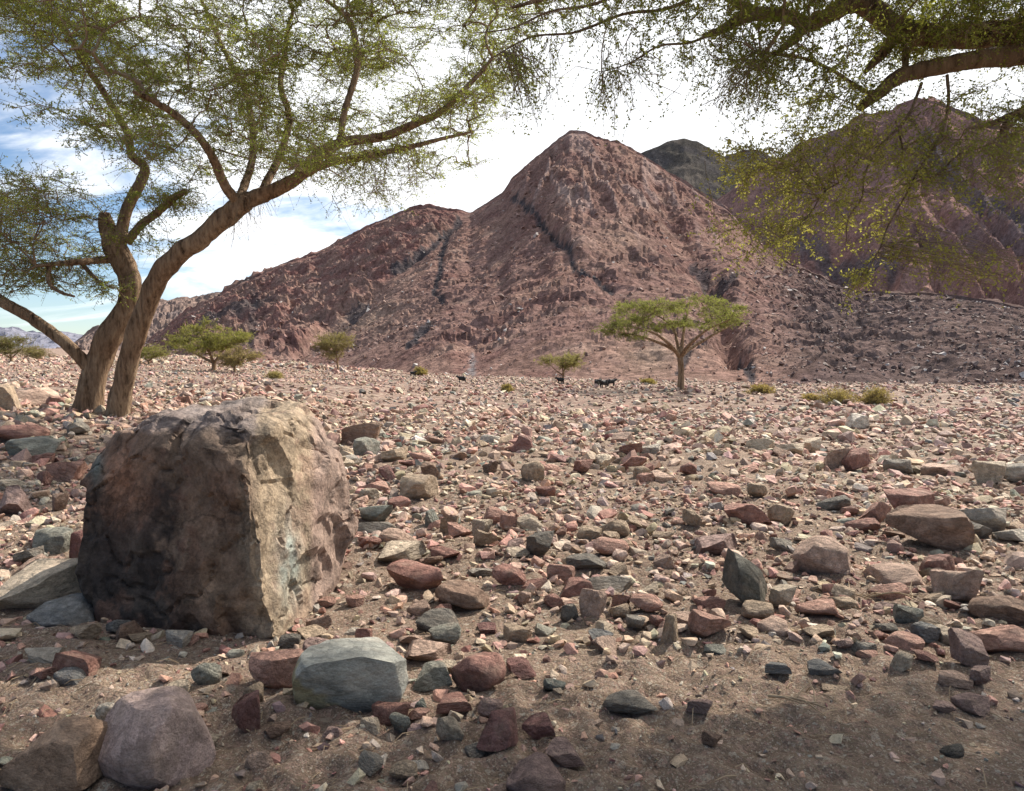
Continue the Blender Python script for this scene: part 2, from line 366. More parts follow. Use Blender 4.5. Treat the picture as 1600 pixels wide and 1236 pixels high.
DYKES = [([(716, 343), (680, 378), (640, 408), (615, 422)], 6, 0.9), ([(698, 362), (690, 420), (680, 462), (692, 480)], 5.5, 0.95), ([(672, 518), (655, 535), (638, 552)], 7, 0.9), ([(575, 470), (550, 485)], 8, 0.8),  # first line is dyke plus gully shadow, both put into the colour
         ([(800, 318), (820, 330), (850, 358), (872, 382), (888, 395), (895, 418), (925, 430), (955, 447)], 4.6, 0.95), ([(1080, 402), (1102, 420), (1096, 442), (1145, 450)], 7, 0.8), ([(1110, 455), (1104, 470)], 6, 0.7),
         ([(1155, 540), (1168, 572), (1174, 602)], 8, 0.92), ([(1086, 545), (1072, 560), (1058, 585)], 6, 0.85), ([(400, 470), (395, 520), (392, 560)], 7, 0.6), ([(470, 560), (520, 510), (560, 490)], 5, 0.5)]
def rib_coord(U, V):
    k = np.where(U > 860, 0.62, -0.35)
    return (U - 880) - k * (V - 210)
def left_ridge_mask(U, V):
    line = np.interp(U, [200, 450, 500, 560, 640, 715, 740], [560, 560, 520, 478, 412, 345, 330])
    return S((line - V) / 14) * S((745 - U) / 20)
def main_disp(X, Y, Z, U, V, T):
    d = 0.0
    g1 = seg_dist(U, V, [(722, 336), (690, 370), (640, 412), (560, 482), (500, 525), (440, 565)])
    d = d - 2.4 * np.exp(-(g1 / 20) ** 2)
    lr = left_ridge_mask(U, V)
    wx, wy = 1.5 * fbm(X / 5, Y / 5, 0, 3, 31), 1.5 * fbm(X / 5 + 9, Y / 5, 0, 3, 32)
    cv = cells((X + wx) / 2.6, (Y + wy) / 3.4, 33)[2]; cw = cells((X + wx) / 7, (Y + wy) / 9, 34)[2]
    d = d + lr * (1.3 * (cv - 0.5) + 2.4 * (cw - 0.5) + 1.5 * ridged((X + 0.5 * Y) / 9, Y / 16, 4, 35))
    pk = S((V - 200) / 20) * S((430 - V) / 140) * S((U - 770) / 60) * S((1180 - U) / 50)
    rc = rib_coord(U, V) + 9 * pn(U / 40, V / 40, 0, 41)
    d = d + pk * (1.4 * ridged(rc / 34, V / 160, 3, 42) + 0.7 * ridged(rc / 12, V / 60, 3, 43) + 1.5 * (cells((X + wx) / 4, (Y + wy) / 5, 44)[2] - 0.5))
    d = d + 1.2 * np.exp(-(seg_dist(U, V, [(890, 215), (868, 270), (850, 330), (905, 395)]) / 24) ** 2)
    d = d - 1.0 * np.exp(-(seg_dist(U, V, [(800, 330), (850, 362), (890, 405), (960, 450), (1000, 500)]) / 16) ** 2)
    d = d - 3.0 * np.exp(-(seg_dist(U, V, [(1020, 300), (1060, 380), (1110, 440), (1150, 560)]) / 18) ** 2)
    # rock steps and small outcrops
    st = 0.45 + 0.55 * S((pn(X / 22, Y / 22, 0, 51) + 0.1) / 0.5)
    d = d + st * (1.2 * (cells((X + wx) / 3.0, (Y + wy) / 2.4, 52)[2] - 0.5) + 0.7 * (cells((X + wx) / 1.3, (Y + wy) / 1.3, 53)[2] - 0.5)) * S(T / 0.2)
    for pts, w, k in DYKES: d = d - 0.35 * k * np.exp(-(seg_dist(U + 3 * pn(U / 9, V / 9, 0, 71), V, pts) / w) ** 4)
    # loose scree in the lower part is rougher near the right-hand fan
    fan = S((U - 1180) / 120)
    d = d + fan * (0.7 * fbm(X / 3.5, Y / 3.5, 0, 4, 55) + 0.8 * fbm(X / 11, Y / 11, 0, 3, 56)) * S(T / 0.1)
    return d
def blend(c, k, new): return c + (np.asarray(new) - c) * k[..., None]
def main_col(X, Y, Z, U, V, T):
    c = np.ones(X.shape + (3,)) * PAL_ROCK
    n = fbm(X / 30, Y / 30, 0, 4, 81); n2 = fbm(X / 9, (Y + Z) / 9, 0, 4, 82)
    c = blend(c, 0.75 * S((n + 0.25) / 0.7), MK * np.array((0.30, 0.185, 0.145)))
    c = blend(c, 0.55 * S((n2 - 0.1) / 0.6), MK * np.array((0.185, 0.098, 0.085)))
    c = blend(c, 0.5 * S((-n2 - 0.2) / 0.6), MK * np.array((0.34, 0.235, 0.185)))
    tan = np.exp(-((U - 1020) / 60) ** 2 - ((V - 555) / 38) ** 2) + 0.8 * np.exp(-((U - 560) / 90) ** 2 - ((V - 500) / 45) ** 2) + 0.6 * np.exp(-((U - 960) / 50) ** 2 - ((V - 380) / 22) ** 2)
    c = blend(c, 0.7 * np.clip(tan, 0, 1) * S((n2 + 0.6) / 0.8), MK * np.array((0.38, 0.275, 0.205)))
    lr = left_ridge_mask(U, V)
    c = blend(c, 0.5 * lr * S((n2 + 0.2) / 0.6), MK * np.array((0.22, 0.105, 0.092)))
    c = blend(c, 0.8 * lr * S((n - 0.2) / 0.5) * S((470 - U) / 80), (0.085, 0.075, 0.075))
    fan = S((U - 1150) / 150)
    c = blend(c, 0.75 * fan, (0.122, 0.094, 0.088))
    wob = 4 * pn(U / 8, V / 8, 0, 83) + 3 * pn(U / 3, V / 3, 0, 84)
    for pts, w, k in DYKES:
        m = k * S((w + wob - seg_dist(U, V, pts)) / 4 + 0.3)
        c = blend(c, m, (0.058, 0.055, 0.060))
    m = 0.8 * S((7 - np.abs(U - 738) + wob) / 5) * S((V - 553) / 8)
    c = blend(c, m * S((pn(U / 3, V / 3, 0, 85) + 0.5) / 0.4), (0.22, 0.205, 0.205))
    # pale veins along the ribs of the peak
    rc = rib_coord(U, V) + 9 * pn(U / 40, V / 40, 0, 41)
    vein = S((ridged(rc / 34, V / 160, 2, 42) - 0.95) / 0.3) * S((430 - V) / 100) * S((U - 790) / 60) * S((1170 - U) / 30)
    c = blend(c, 0.35 * vein, MK * np.array((0.42, 0.33, 0.30)))
    return c
MM = mountain('mountain', main_sky, main_D, main_F, 530, 245, (-900, 2600), 'reddish brown rocky mountain with dark dykes running down its face', 11, 2.6, 1.28, main_col, M['mountain'], main_disp)

def right_col(X, Y, Z, U, V, T):
    c = np.ones(X.shape + (3,)) * np.array([0.230, 0.142, 0.126])
    n = fbm(X / 40, (Y + Z) / 40, 0, 4, 91); n2 = fbm(X / 10, (Y + Z) / 10, 0, 4, 92)
    c = blend(c, 0.7 * S((n + 0.1) / 0.6), (0.325, 0.198, 0.163))
    c = blend(c, 0.6 * S((-n - 0.1) / 0.5), (0.130, 0.107, 0.112))
    c = blend(c, 0.4 * S(n2 / 0.5), (0.186, 0.114, 0.100))
    for pts, w in (([(1440, 250), (1500, 320), (1600, 390)], 22), ([(1240, 400), (1330, 440), (1380, 450)], 24), ([(1560, 250), (1640, 330)], 18)):  # dark bands, the second painting the valley's shadow into the rock
        c = blend(c, 0.75 * S((w + 8 * pn(U / 14, V / 14, 0, 93) - seg_dist(U, V, pts)) / 10), (0.106, 0.098, 0.104))
    return c
def right_disp(X, Y, Z, U, V, T):
    rc = (U - 1430) + 0.75 * np.where(U < 1430, 1, -1) * (V - 170) + 14 * pn(U / 50, V / 50, 0, 94)
    d = 4.5 * ridged(rc / 70, V / 220, 3, 95) + 2.0 * (cells(X / 9, (Y + Z) / 9, 96)[2] - 0.5)
    return d - 7 * np.exp(-(seg_dist(U, V, [(1400, 200), (1330, 330), (1300, 430)]) / 30) ** 2)
mountain('mountain', [(950, 470), (1040, 400), (1100, 330), (1150, 292), (1200, 262), (1225, 250), (1240, 236), (1280, 216), (1310, 205), (1340, 189), (1375, 182), (1400, 172), (1425, 167), (1450, 168), (1480, 180), (1510, 196), (1535, 207), (1570, 208), (1600, 213), (1700, 190), (1850, 240), (2200, 380), (2600, 520)],
         [(950, 430), (1200, 380), (1340, 330), (1430, 310), (1600, 290), (2600, 220)], [(950, 300), (1200, 240), (1340, 190), (1600, 150), (2600, 120)], 380, 150, (950, 2600),
         'darker purplish mountain rising behind the scree fan', 21, 4.5, 1.15, right_col, M['mountain'], right_disp)
def back_col(X, Y, Z, U, V, T):
    c = np.ones(X.shape + (3,)) * np.array([0.080, 0.073, 0.065]); n = fbm(X / 35, (Y + Z) / 35, 0, 4, 101)
    c = blend(c, 0.6 * S(n / 0.5), (0.174, 0.147, 0.124)); return blend(c, 0.5 * S(-n / 0.5), (0.090, 0.083, 0.090))
mountain('hill', [(900, 330), (960, 268), (1000, 245), (1020, 236), (1040, 227), (1066, 221), (1085, 226), (1105, 237), (1125, 249), (1142, 246), (1160, 240), (1178, 240), (1195, 247), (1212, 256), (1260, 290), (1330, 360)], [(900, 520), (1330, 520)], [(900, 360), (1330, 360)], 180, 80, (900, 1330),
         'dark rounded hill behind the pointed mountain', 31, 4.0, 1.0, back_col, M['mountain'])
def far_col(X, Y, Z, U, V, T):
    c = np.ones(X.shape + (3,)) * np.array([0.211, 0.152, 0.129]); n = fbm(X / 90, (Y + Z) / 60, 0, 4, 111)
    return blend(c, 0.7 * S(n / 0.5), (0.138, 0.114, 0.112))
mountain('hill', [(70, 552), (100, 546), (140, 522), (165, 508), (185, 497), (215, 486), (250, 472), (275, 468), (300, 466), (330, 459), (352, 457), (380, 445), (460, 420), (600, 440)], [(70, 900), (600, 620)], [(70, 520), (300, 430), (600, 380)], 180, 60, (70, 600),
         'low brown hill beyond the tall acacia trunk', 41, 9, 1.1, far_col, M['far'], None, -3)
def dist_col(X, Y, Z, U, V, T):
    c = np.ones(X.shape + (3,)) * np.array([0.20, 0.20, 0.24]); n = fbm(X / 300, (Y + Z) / 200, 0, 4, 121)  # blue of distant haze put into the rock colour
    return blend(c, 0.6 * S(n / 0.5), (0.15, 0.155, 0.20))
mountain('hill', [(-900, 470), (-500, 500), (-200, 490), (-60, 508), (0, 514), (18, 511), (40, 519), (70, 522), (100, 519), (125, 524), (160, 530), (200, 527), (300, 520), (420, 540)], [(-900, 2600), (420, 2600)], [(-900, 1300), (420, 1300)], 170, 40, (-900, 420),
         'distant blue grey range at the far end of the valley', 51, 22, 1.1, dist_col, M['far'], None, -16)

# ------------------------------------------------------------------ rocks: shapes
def ico(sub):
    bm = bmesh.new(); bmesh.ops.create_icosphere(bm, subdivisions=sub, radius=1.0)
    V = np.array([v.co[:] for v in bm.verts]); F = np.array([[v.index for v in f.verts] for f in bm.faces]); bm.free(); return V, F
ICO = {s: ico(s) for s in (2, 4, 5, 7)}
def unit(v): return v / np.linalg.norm(v, axis=-1, keepdims=True)
def cut_rock(sub, seed, kind):
    r = np.random.default_rng(seed); V, F = ICO[sub]; V = V.copy()
    npl = {'a': 12, 'r': 11, 's': 11}[kind]
    for k in range(npl):
        n = unit(r.normal(size=3)); d = r.uniform(0.30, 0.66) if kind != 'r' else r.uniform(0.58, 0.86)
        if k < 2 and kind != 'r': n = unit(np.array([r.normal() * 0.2, r.normal() * 0.2, 1.0 if k == 0 else -1.0])); d = r.uniform(0.35, 0.5)
        ex = V @ n - d; V = V - np.maximum(ex, 0)[:, None] * n * 0.97
    if sub >= 3:
        amp = 0.045 if kind != 'r' else 0.03
        nn = fbm(V[:, 0] * 2 + seed, V[:, 1] * 2, V[:, 2] * 2 + 0.37, 4, seed)
        V = V * (1 + amp * nn)[:, None]
    lo, hi = V.min(0), V.max(0)
    V = (V - (lo + hi) / 2) / (hi - lo)          # unit box
    return V, F
def hull_rock(seed, npts):
    r = np.random.default_rng(seed); P = unit(r.normal(size=(npts, 3))); P = np.sign(P) * np.abs(P) ** 0.75
    bm = bmesh.new()
    for p in P: bm.verts.new(p)
    bmesh.ops.convex_hull(bm, input=bm.verts); bmesh.ops.triangulate(bm, faces=bm.faces)
    loose = [v for v in bm.verts if not v.link_faces]; bmesh.ops.delete(bm, geom=loose, context='VERTS')
    bm.verts.index_update(); bm.normal_update()
    V = np.array([v.co[:] for v in bm.verts]); F = np.array([[v.index for v in f.verts] for f in bm.faces]); bm.free()
    lo, hi = V.min(0), V.max(0); return (V - (lo + hi) / 2) / (hi - lo), F
def fill(V, F):
    a, b, c = V[F[:, 0]], V[F[:, 1]], V[F[:, 2]]; return float(np.abs(np.sum(a * np.cross(b, c)) / 6))
def best(make, seeds, n):
    c = sorted(((fill(*make(q)), q) for q in seeds), reverse=True); return [make(q) for _, q in c[:n]]
def best_cut(sub, kind, first, tries, n):
    c = sorted(((fill(*cut_rock(2, q, kind)), q) for q in range(first, first + tries)), reverse=True); return [cut_rock(sub, q, kind) for _, q in c[:n]]
ARCH = {}
for k in 'ars':
    ARCH[k] = []
    for V, F in best_cut(4, k, 200 + 50 * 'ars'.index(k), 24, 10):
        ARCH[k].append(mesh('stone', V, F, None, True)); ARCH[k][-1].materials.append(M['stone'])
        ARCH[k][-1].set_sharp_from_angle(angle=math.radians(32))
MID = best_cut(2, 'a', 400, 24, 9) + best_cut(2, 's', 440, 16, 5)
LOW = best(lambda q: hull_rock(q, 11), range(500, 540), 18)
TINY = best(lambda q: hull_rock(q, 8), range(600, 640), 16)

PAL = {'s': (0.44, 0.255, 0.195), 'r': (0.31, 0.165, 0.13), 'c': (0.25, 0.13, 0.112), 't': (0.42, 0.315, 0.22), 'b': (0.50, 0.405, 0.30), 'g': (0.29, 0.255, 0.21), 'n': (0.26, 0.25, 0.205),
       'd': (0.165, 0.148, 0.125), 'm': (0.335, 0.228, 0.195), 'p': (0.46, 0.32, 0.245), 'w': (0.48, 0.42, 0.345), 'l': (0.205, 0.198, 0.185), 'o': (0.245, 0.16, 0.115), 'e': (0.205, 0.21, 0.178)}
COLNAME = {'s': 'salmon pink', 'r': 'brick red', 'c': 'crimson red', 't': 'tan', 'b': 'pale beige', 'g': 'mid grey', 'n': 'greenish grey', 'd': 'dark charcoal grey', 'm': 'mauve', 'p': 'pinkish tan', 'w': 'off-white', 'l': 'slate blue', 'o': 'chocolate brown', 'e': 'teal grey'}
SHAPE = {'a': 'angular', 'r': 'rounded', 's': 'flat slab-like'}
def rot(yaw, tx, ty):
    return np.array(Euler((tx, ty, yaw), 'XYZ').to_matrix())
placed = []      # (x, y, radius)
def stone_obj(p, size, yaw, tilt, ck, shape, label=None, name='stone', cat='stone', seed=0):
    me = ARCH[shape][seed % 10]
    o = obj(name, me); o.location = p; o.scale = size; o.rotation_euler = (tilt[0], tilt[1], yaw)
    c = np.array(PAL[ck]) * np.random.default_rng(seed + 5).uniform(0.95, 1.25)
    o.color = (*np.clip(c, 0, 1), 1)
    if label: tag(o, label, cat)
    else: plain.append((o, ck, shape))
    return o
plain = []
def name_plain():
    """say of every loose stone what it lies next to, where something with a name of its own is close"""
    refs = [(np.array(o.location[:2]), max(o.scale[:2]) * 0.5, re.split(r',| with | lying | in | touching | beside | to the | on | left | right | below | close | tucked | leaning | above | behind | beneath | by | cut | standing | next | half | beyond ', o['label'])[0]) for o in hero_objs if 'label' in o]
    refs.append((np.array([-1.8, 4.72]), 0.8, 'huge boulder'))
    for o, ck, sh in plain:
        p = np.array(o.location[:2]); d, r, nm = min(((np.linalg.norm(p - q) - rr, rr, n) for q, rr, n in refs), key=lambda t: t[0]); kind = f'{COLNAME[ck]} {SHAPE[sh]}'
        if d < 0.22 + 0.5 * max(o.scale[:2]): where = f'next to the {nm}'
        elif p[0] < -3.0 and p[1] < 16: where = 'on the stony bank by the tall acacia'
        elif p[1] > 8.5: where = 'far out in the rubble towards the mountain'
        elif p[1] < 3.6: where = 'on the sand under the overhanging acacia'
        else: where = 'loose in the thick of the rubble'
        tag(o, f'{kind} stone {where}', 'stone', f'{kind} stones in the rubble')

# stones read off the photograph: x0, y0, x1, y1, colour, shape, label
H = [
 (453, 1010, 639, 1130, 'n', 'a', 'big blue grey stone with a yellow patch, in front of the boulder'),
 (388, 1022, 470, 1086, 's', 'a', 'salmon red block touching the big blue grey stone'),
 (123, 1100, 308, 1262, 'm', 's', 'large smooth mauve slab lying in the dappled shade'),
 (8, 1152, 160, 1262, 'o', 's', 'rough brown and orange slab beside the smooth mauve slab'),
 (-30, 888, 124, 968, 'b', 's', 'pale broad slab with a brown side, left of the boulder'),
 (50, 935, 150, 986, 'l', 's', 'blue grey flat stone below the pale broad slab'),
 (44, 830, 108, 878, 'n', 's', 'greenish grey slab leaning beside the left of the boulder'),
 (101, 842, 132, 890, 'c', 'a', None), (137, 1113, 176, 1151, 'w', 'r', 'small whitish cobble above the smooth mauve slab'),
 (289, 1043, 337, 1086, 'n', 'r', None), (354, 1094, 403, 1160, 'c', 'a', 'dark crimson stone below the salmon red block'), (372, 1077, 408, 1111, 't', 's', None),
 (402, 1144, 447, 1173, 'o', 'a', None), (429, 994, 463, 1018, 'd', 'r', 'small dark stone tucked against the foot of the boulder'),
 (82, 1024, 146, 1072, 'r', 's', 'flat dark red stone in the shadow of the boulder'), (79, 1054, 129, 1086, 'l', 's', None), (251, 1073, 288, 1094, 'b', 's', None),
 (376, 1199, 416, 1229, 'p', 'a', None), (70, 720, 127, 758, 's', 'a', 'bright salmon block on the bank left of the boulder'), (14, 690, 91, 725, 'n', 's', 'long grey green flat slab on the left bank'),
 (33, 663, 67, 686, 's', 'a', None), (101, 667, 135, 687, 'g', 's', None), (30, 604, 95, 638, 'p', 'a', 'large pinkish tan rock on the bank left of the tree trunk'), (-18, 604, 34, 646, 't', 'a', None),
 (71, 622, 99, 640, 'r', 'r', None), (-10, 766, 42, 810, 'm', 'a', None), (66, 775, 105, 804, 'o', 'a', None), (-10, 676, 67, 698, 'r', 's', None), (52, 739, 75, 764, 'r', 'a', None), (-8, 753, 34, 774, 'b', 's', None),
 (622, 748, 684, 788, 't', 'r', 'rounded tan cobble to the right of the boulder'), (558, 791, 610, 823, 'e', 'a', 'blue green faceted stone close to the right of the boulder'), (555, 819, 617, 840, 'g', 's', None),
 (589, 834, 651, 867, 'p', 's', 'pale pink slab beside the right foot of the boulder'), (583, 863, 658, 891, 'b', 's', None), (671, 862, 718, 885, 'r', 'a', None), (604, 884, 696, 936, 'r', 'a', 'large reddish brown rock on bare sand right of the boulder'),
 (676, 914, 764, 962, 'o', 'r', 'half buried brown mound of rock next to the large reddish rock'), (767, 895, 823, 932, 'r', 'r', None), (730, 885, 771, 908, 'g', 's', None), (737, 838, 778, 867, 't', 'a', None), (821, 838, 870, 880, 'd', 'a', 'dark grey pyramid shaped stone'),
 (808, 810, 850, 840, 'b', 'a', None), (756, 799, 801, 825, 's', 's', None), (780, 812, 808, 840, 's', 'a', None), (698, 823, 735, 848, 's', 'a', None), (733, 818, 769, 842, 'b', 'a', None), (661, 799, 688, 827, 'e', 'a', None),
 (686, 805, 715, 837, 't', 'a', None), (604, 780, 642, 801, 'r', 's', None), (560, 769, 591, 790, 'b', 'r', None), (565, 758, 610, 777, 's', 's', None), (591, 730, 617, 756, 'c', 'a', None), (656, 730, 688, 754, 'o', 'a', None),
 (814, 724, 852, 758, 't', 'r', None), (754, 724, 778, 745, 'o', 'a', None), (838, 760, 870, 780, 'r', 'a', None), (799, 686, 835, 713, 'c', 'a', None), (531, 662, 595, 698, 'o', 'a', 'tented grey brown rock beyond the right shoulder of the boulder'),
 (551, 685, 593, 715, 'n', 's', None), (593, 700, 638, 726, 't', 's', None), (896, 720, 928, 745, 'r', 'a', None), (971, 713, 1011, 739, 'r', 'a', None), (992, 731, 1018, 754, 't', 'r', None), (996, 743, 1024, 762, 's', 'a', None),
 (1016, 739, 1056, 760, 'p', 's', None), (1063, 728, 1090, 748, 'r', 'r', None), (941, 818, 987, 848, 't', 's', None), (928, 853, 985, 882, 's', 'r', None), (1069, 805, 1097, 833, 't', 'a', None), (1022, 868, 1052, 897, 'p', 'a', None),
 (885, 883, 951, 908, 'd', 's', None), (915, 898, 992, 932, 'g', 's', None), (872, 904, 927, 940, 'r', 's', None), (906, 931, 949, 974, 'p', 'a', None), (876, 946, 906, 976, 'd', 'r', None), (981, 963, 1013, 993, 'g', 's', None),
 (1037, 972, 1063, 1017, 't', 'a', None), (958, 938, 988, 963, 's', 'a', None), (986, 940, 1039, 972, 's', 'r', None), (1080, 966, 1147, 1011, 's', 'a', 'jumbled salmon red block below the tilted olive grey slab'),
 (703, 1025, 791, 1096, 'r', 'r', 'rounded brown pink rock right of the big blue grey stone'), (791, 1040, 838, 1073, 'c', 'a', 'dark red trapezoid stone beside the rounded brown pink rock'), (640, 1043, 703, 1088, 'n', 's', None), (628, 1013, 701, 1042, 'p', 's', None),
 (655, 970, 730, 995, 'd', 's', 'dark grey flat slate lying on sand'), (668, 983, 720, 1012, 'n', 's', None), (746, 1132, 811, 1194, 'c', 'a', 'crimson ridged block lying in dappled shade'), (745, 1109, 786, 1141, 'm', 'r', None), (679, 1135, 720, 1178, 'b', 'a', 'pale yellowish pointed stone left of the crimson ridged block'),
 (816, 1128, 870, 1167, 'c', 'a', None), (788, 1192, 886, 1262, 'm', 's', 'big mauve grey slab below the crimson ridged block'), (724, 1167, 763, 1193, 'g', 's', None), (853, 1176, 917, 1212, 'm', 'a', None), (677, 1103, 733, 1133, 'r', 's', None),
 (578, 1098, 636, 1141, 'r', 'a', None), (606, 1124, 640, 1158, 'n', 'a', None), (639, 1109, 664, 1130, 'e', 'a', None), (746, 974, 777, 995, 'c', 'a', None), (673, 944, 705, 968, 'r', 'a', None), (634, 940, 675, 968, 'p', 'a', None),
 (535, 935, 565, 957, 's', 'a', 'small red stone on bare sand by the right foot of the boulder'), (806, 927, 831, 953, 'p', 'a', None), (533, 980, 561, 993, 'w', 's', None), (551, 985, 578, 1008, 'r', 'a', None), (782, 974, 833, 1010, 't', 'a', None), (850, 1071, 885, 1100, 'e', 's', None),
 (945, 1093, 1028, 1127, 'd', 's', 'dark crusty flat stone half buried in sand'), (1111, 870, 1220, 962, 'd', 's', 'large tilted olive grey slab standing out of the rubble'), (1246, 842, 1331, 909, 'p', 'r', 'rounded pink rock with a notched top, right of the olive grey slab'),
 (1391, 796, 1511, 868, 'o', 'a', 'broad dark brown rock with a grey sloping top'), (1383, 762, 1464, 816, 'r', 'a', 'red brown rock behind the broad dark brown rock'), (1350, 784, 1393, 828, 's', 'a', 'upright pink block leaning on the broad dark brown rock'), (1368, 883, 1458, 923, 'p', 's', 'long tan pink wedge below the broad dark brown rock'),
 (1445, 870, 1501, 910, 'r', 'a', None), (1468, 890, 1537, 952, 'p', 'a', 'large faceted pinkish tan block by the wedge'), (1528, 928, 1625, 987, 'o', 'r', 'big brown rounded rock cut by the edge of the picture'), (1530, 983, 1625, 1032, 's', 's', 'red slab with a bright top beneath the big brown rounded rock'),
 (1499, 998, 1557, 1058, 'm', 'a', 'pink mauve faceted block left of the red slab'), (1374, 911, 1427, 948, 's', 'a', None), (1507, 796, 1584, 840, 'w', 's', 'pale whitish green slab right of the broad dark brown rock'), (1502, 822, 1558, 854, 'd', 's', None), (1565, 831, 1625, 856, 'w', 's', None),
 (1130, 792, 1200, 831, 'r', 'a', 'split brick red rock in the middle of the rubble'), (1203, 793, 1245, 827, 't', 'r', None), (1282, 782, 1331, 805, 'd', 's', None), (1106, 758, 1159, 782, 's', 's', None), (1170, 761, 1200, 786, 't', 'r', None), (1289, 699, 1330, 738, 'p', 'a', None), (1316, 706, 1361, 742, 'r', 'a', None),
 (1209, 694, 1263, 715, 'b', 's', None), (1254, 686, 1288, 713, 'b', 'a', None), (1168, 688, 1211, 707, 'b', 's', None), (1321, 651, 1355, 673, 'w', 's', None), (1087, 846, 1155, 879, 'm', 's', None), (1327, 816, 1378, 837, 'r', 's', None), (1528, 728, 1575, 764, 'b', 'a', None), (1566, 730, 1620, 762, 'w', 'r', None),
 (1385, 720, 1428, 747, 'g', 's', None), (1441, 730, 1507, 749, 'p', 's', None), (1477, 1060, 1532, 1088, 'p', 's', None), (1528, 1050, 1563, 1085, 'm', 'a', None), (1507, 1094, 1567, 1127, 'm', 's', 'mauve and white flat stone on the sand'), (1395, 998, 1457, 1033, 's', 'a', None),
 (1434, 987, 1477, 1019, 'l', 'a', None), (1471, 987, 1515, 1017, 'b', 's', None), (1404, 955, 1447, 991, 'n', 'a', None), (1378, 987, 1413, 1004, 'd', 's', None), (1250, 948, 1316, 978, 's', 's', None), (1261, 989, 1312, 1013, 't', 's', None), (1162, 946, 1215, 978, 't', 'r', None), (1207, 921, 1250, 961, 'b', 'a', None),
 (1091, 944, 1143, 968, 'r', 's', None), (1406, 1038, 1438, 1068, 'b', 'a', None), (1203, 1047, 1243, 1070, 'l', 's', None), (1269, 1055, 1320, 1072, 'l', 's', None), (1291, 1070, 1331, 1088, 't', 'a', None), (1314, 1011, 1344, 1030, 'm', 's', None), (1078, 1103, 1117, 1130, 'm', 'a', None),
 (1490, 1167, 1522, 1193, 'd', 'a', None), (1106, 1167, 1138, 1192, 'o', 'a', None), (1468, 1115, 1505, 1135, 'm', 'r', None), (1105, 1012, 1140, 1032, 'n', 's', None), (1330, 1000, 1352, 1016, 'p', 'a', None)]
hero_objs = []
for i, (x0, y0, x1, y1, ck, sh, lab) in enumerate(H):
    p = hit((x0 + x1) / 2, y1 - 2); Y = p[1]
    w = (x1 - x0) / FPX * Y
    dep = w * {'a': 0.8, 'r': 0.85, 's': 0.85}[sh]
    e = math.atan2(CAMH - 0.1, Y)
    dep = min(dep, 0.75 * (y1 - y0) / FPX * Y / max(math.sin(e), 0.05) + 0.02)
    dep = max(dep, 0.45 * w)
    h = ((y1 - y0) / FPX * Y - 0.62 * dep * math.sin(e)) / math.cos(e)
    h = max(h, 0.30 * w) * 1.18
    cyc = Y + dep * 0.46; cxx = ((x0 + x1) / 2 - CX) / FPX * cyc
    gz0 = float(ground_z(cxx, cyc))
    r = random.Random(i * 7 + 1)
    yaw = r.choice([0, math.pi]) + r.uniform(-0.35, 0.35)
    o = stone_obj((cxx, cyc, gz0 + h * 0.36), (w * 1.03, dep, h), yaw, (r.uniform(-.16, .16), r.uniform(-.14, .14)), ck, sh, lab, 'stone' if not lab else 'rock', 'stone' if not lab else 'rock', i * 3 + 1)
    placed.append((cxx, cyc, max(w, dep) * 0.5)); hero_objs.append(o)
def hero(word): return [o for o in hero_objs if word in o.get('label', '')][0]
bg_ = hero('big blue grey'); V, F = best_cut(5, 'a', 960, 20, 3)[0]; cc = np.ones((len(V), 3)) * np.array([0.30, 0.295, 0.255])
k_ = S((-V[:, 0] - 0.5 * V[:, 2] - 0.22 + 0.12 * fbm(V[:, 0] * 4, V[:, 1] * 4, V[:, 2] * 4, 3, 5)) / 0.06)[:, None]; cc = cc + (np.array([0.34, 0.29, 0.17]) - cc) * k_
bg_.data = mesh('rock', V, F, cc, True); bg_.data.set_sharp_from_angle(angle=math.radians(32)); bg_.data.materials.append(M['grey_rock']); bg_.rotation_euler = (0, 0, 0)
hero('smooth mauve').color = (0.50, 0.365, 0.32, 1); hero('rough brown').color = (0.36, 0.24, 0.165, 1); hero('smooth mauve').data = ARCH['r'][1]; hero('smooth mauve').location.y += 0.05
sl_ = hero('large tilted olive'); sl_.data = ARCH['a'][4]; sl_.rotation_euler = (-0.35, 0.62, 0.3); sl_.scale = (sl_.scale[0] * 0.95, sl_.scale[1] * 0.7, sl_.scale[2] * 0.75); sl_.location.z += 0.0; sl_.color = (0.175, 0.165, 0.135, 1)

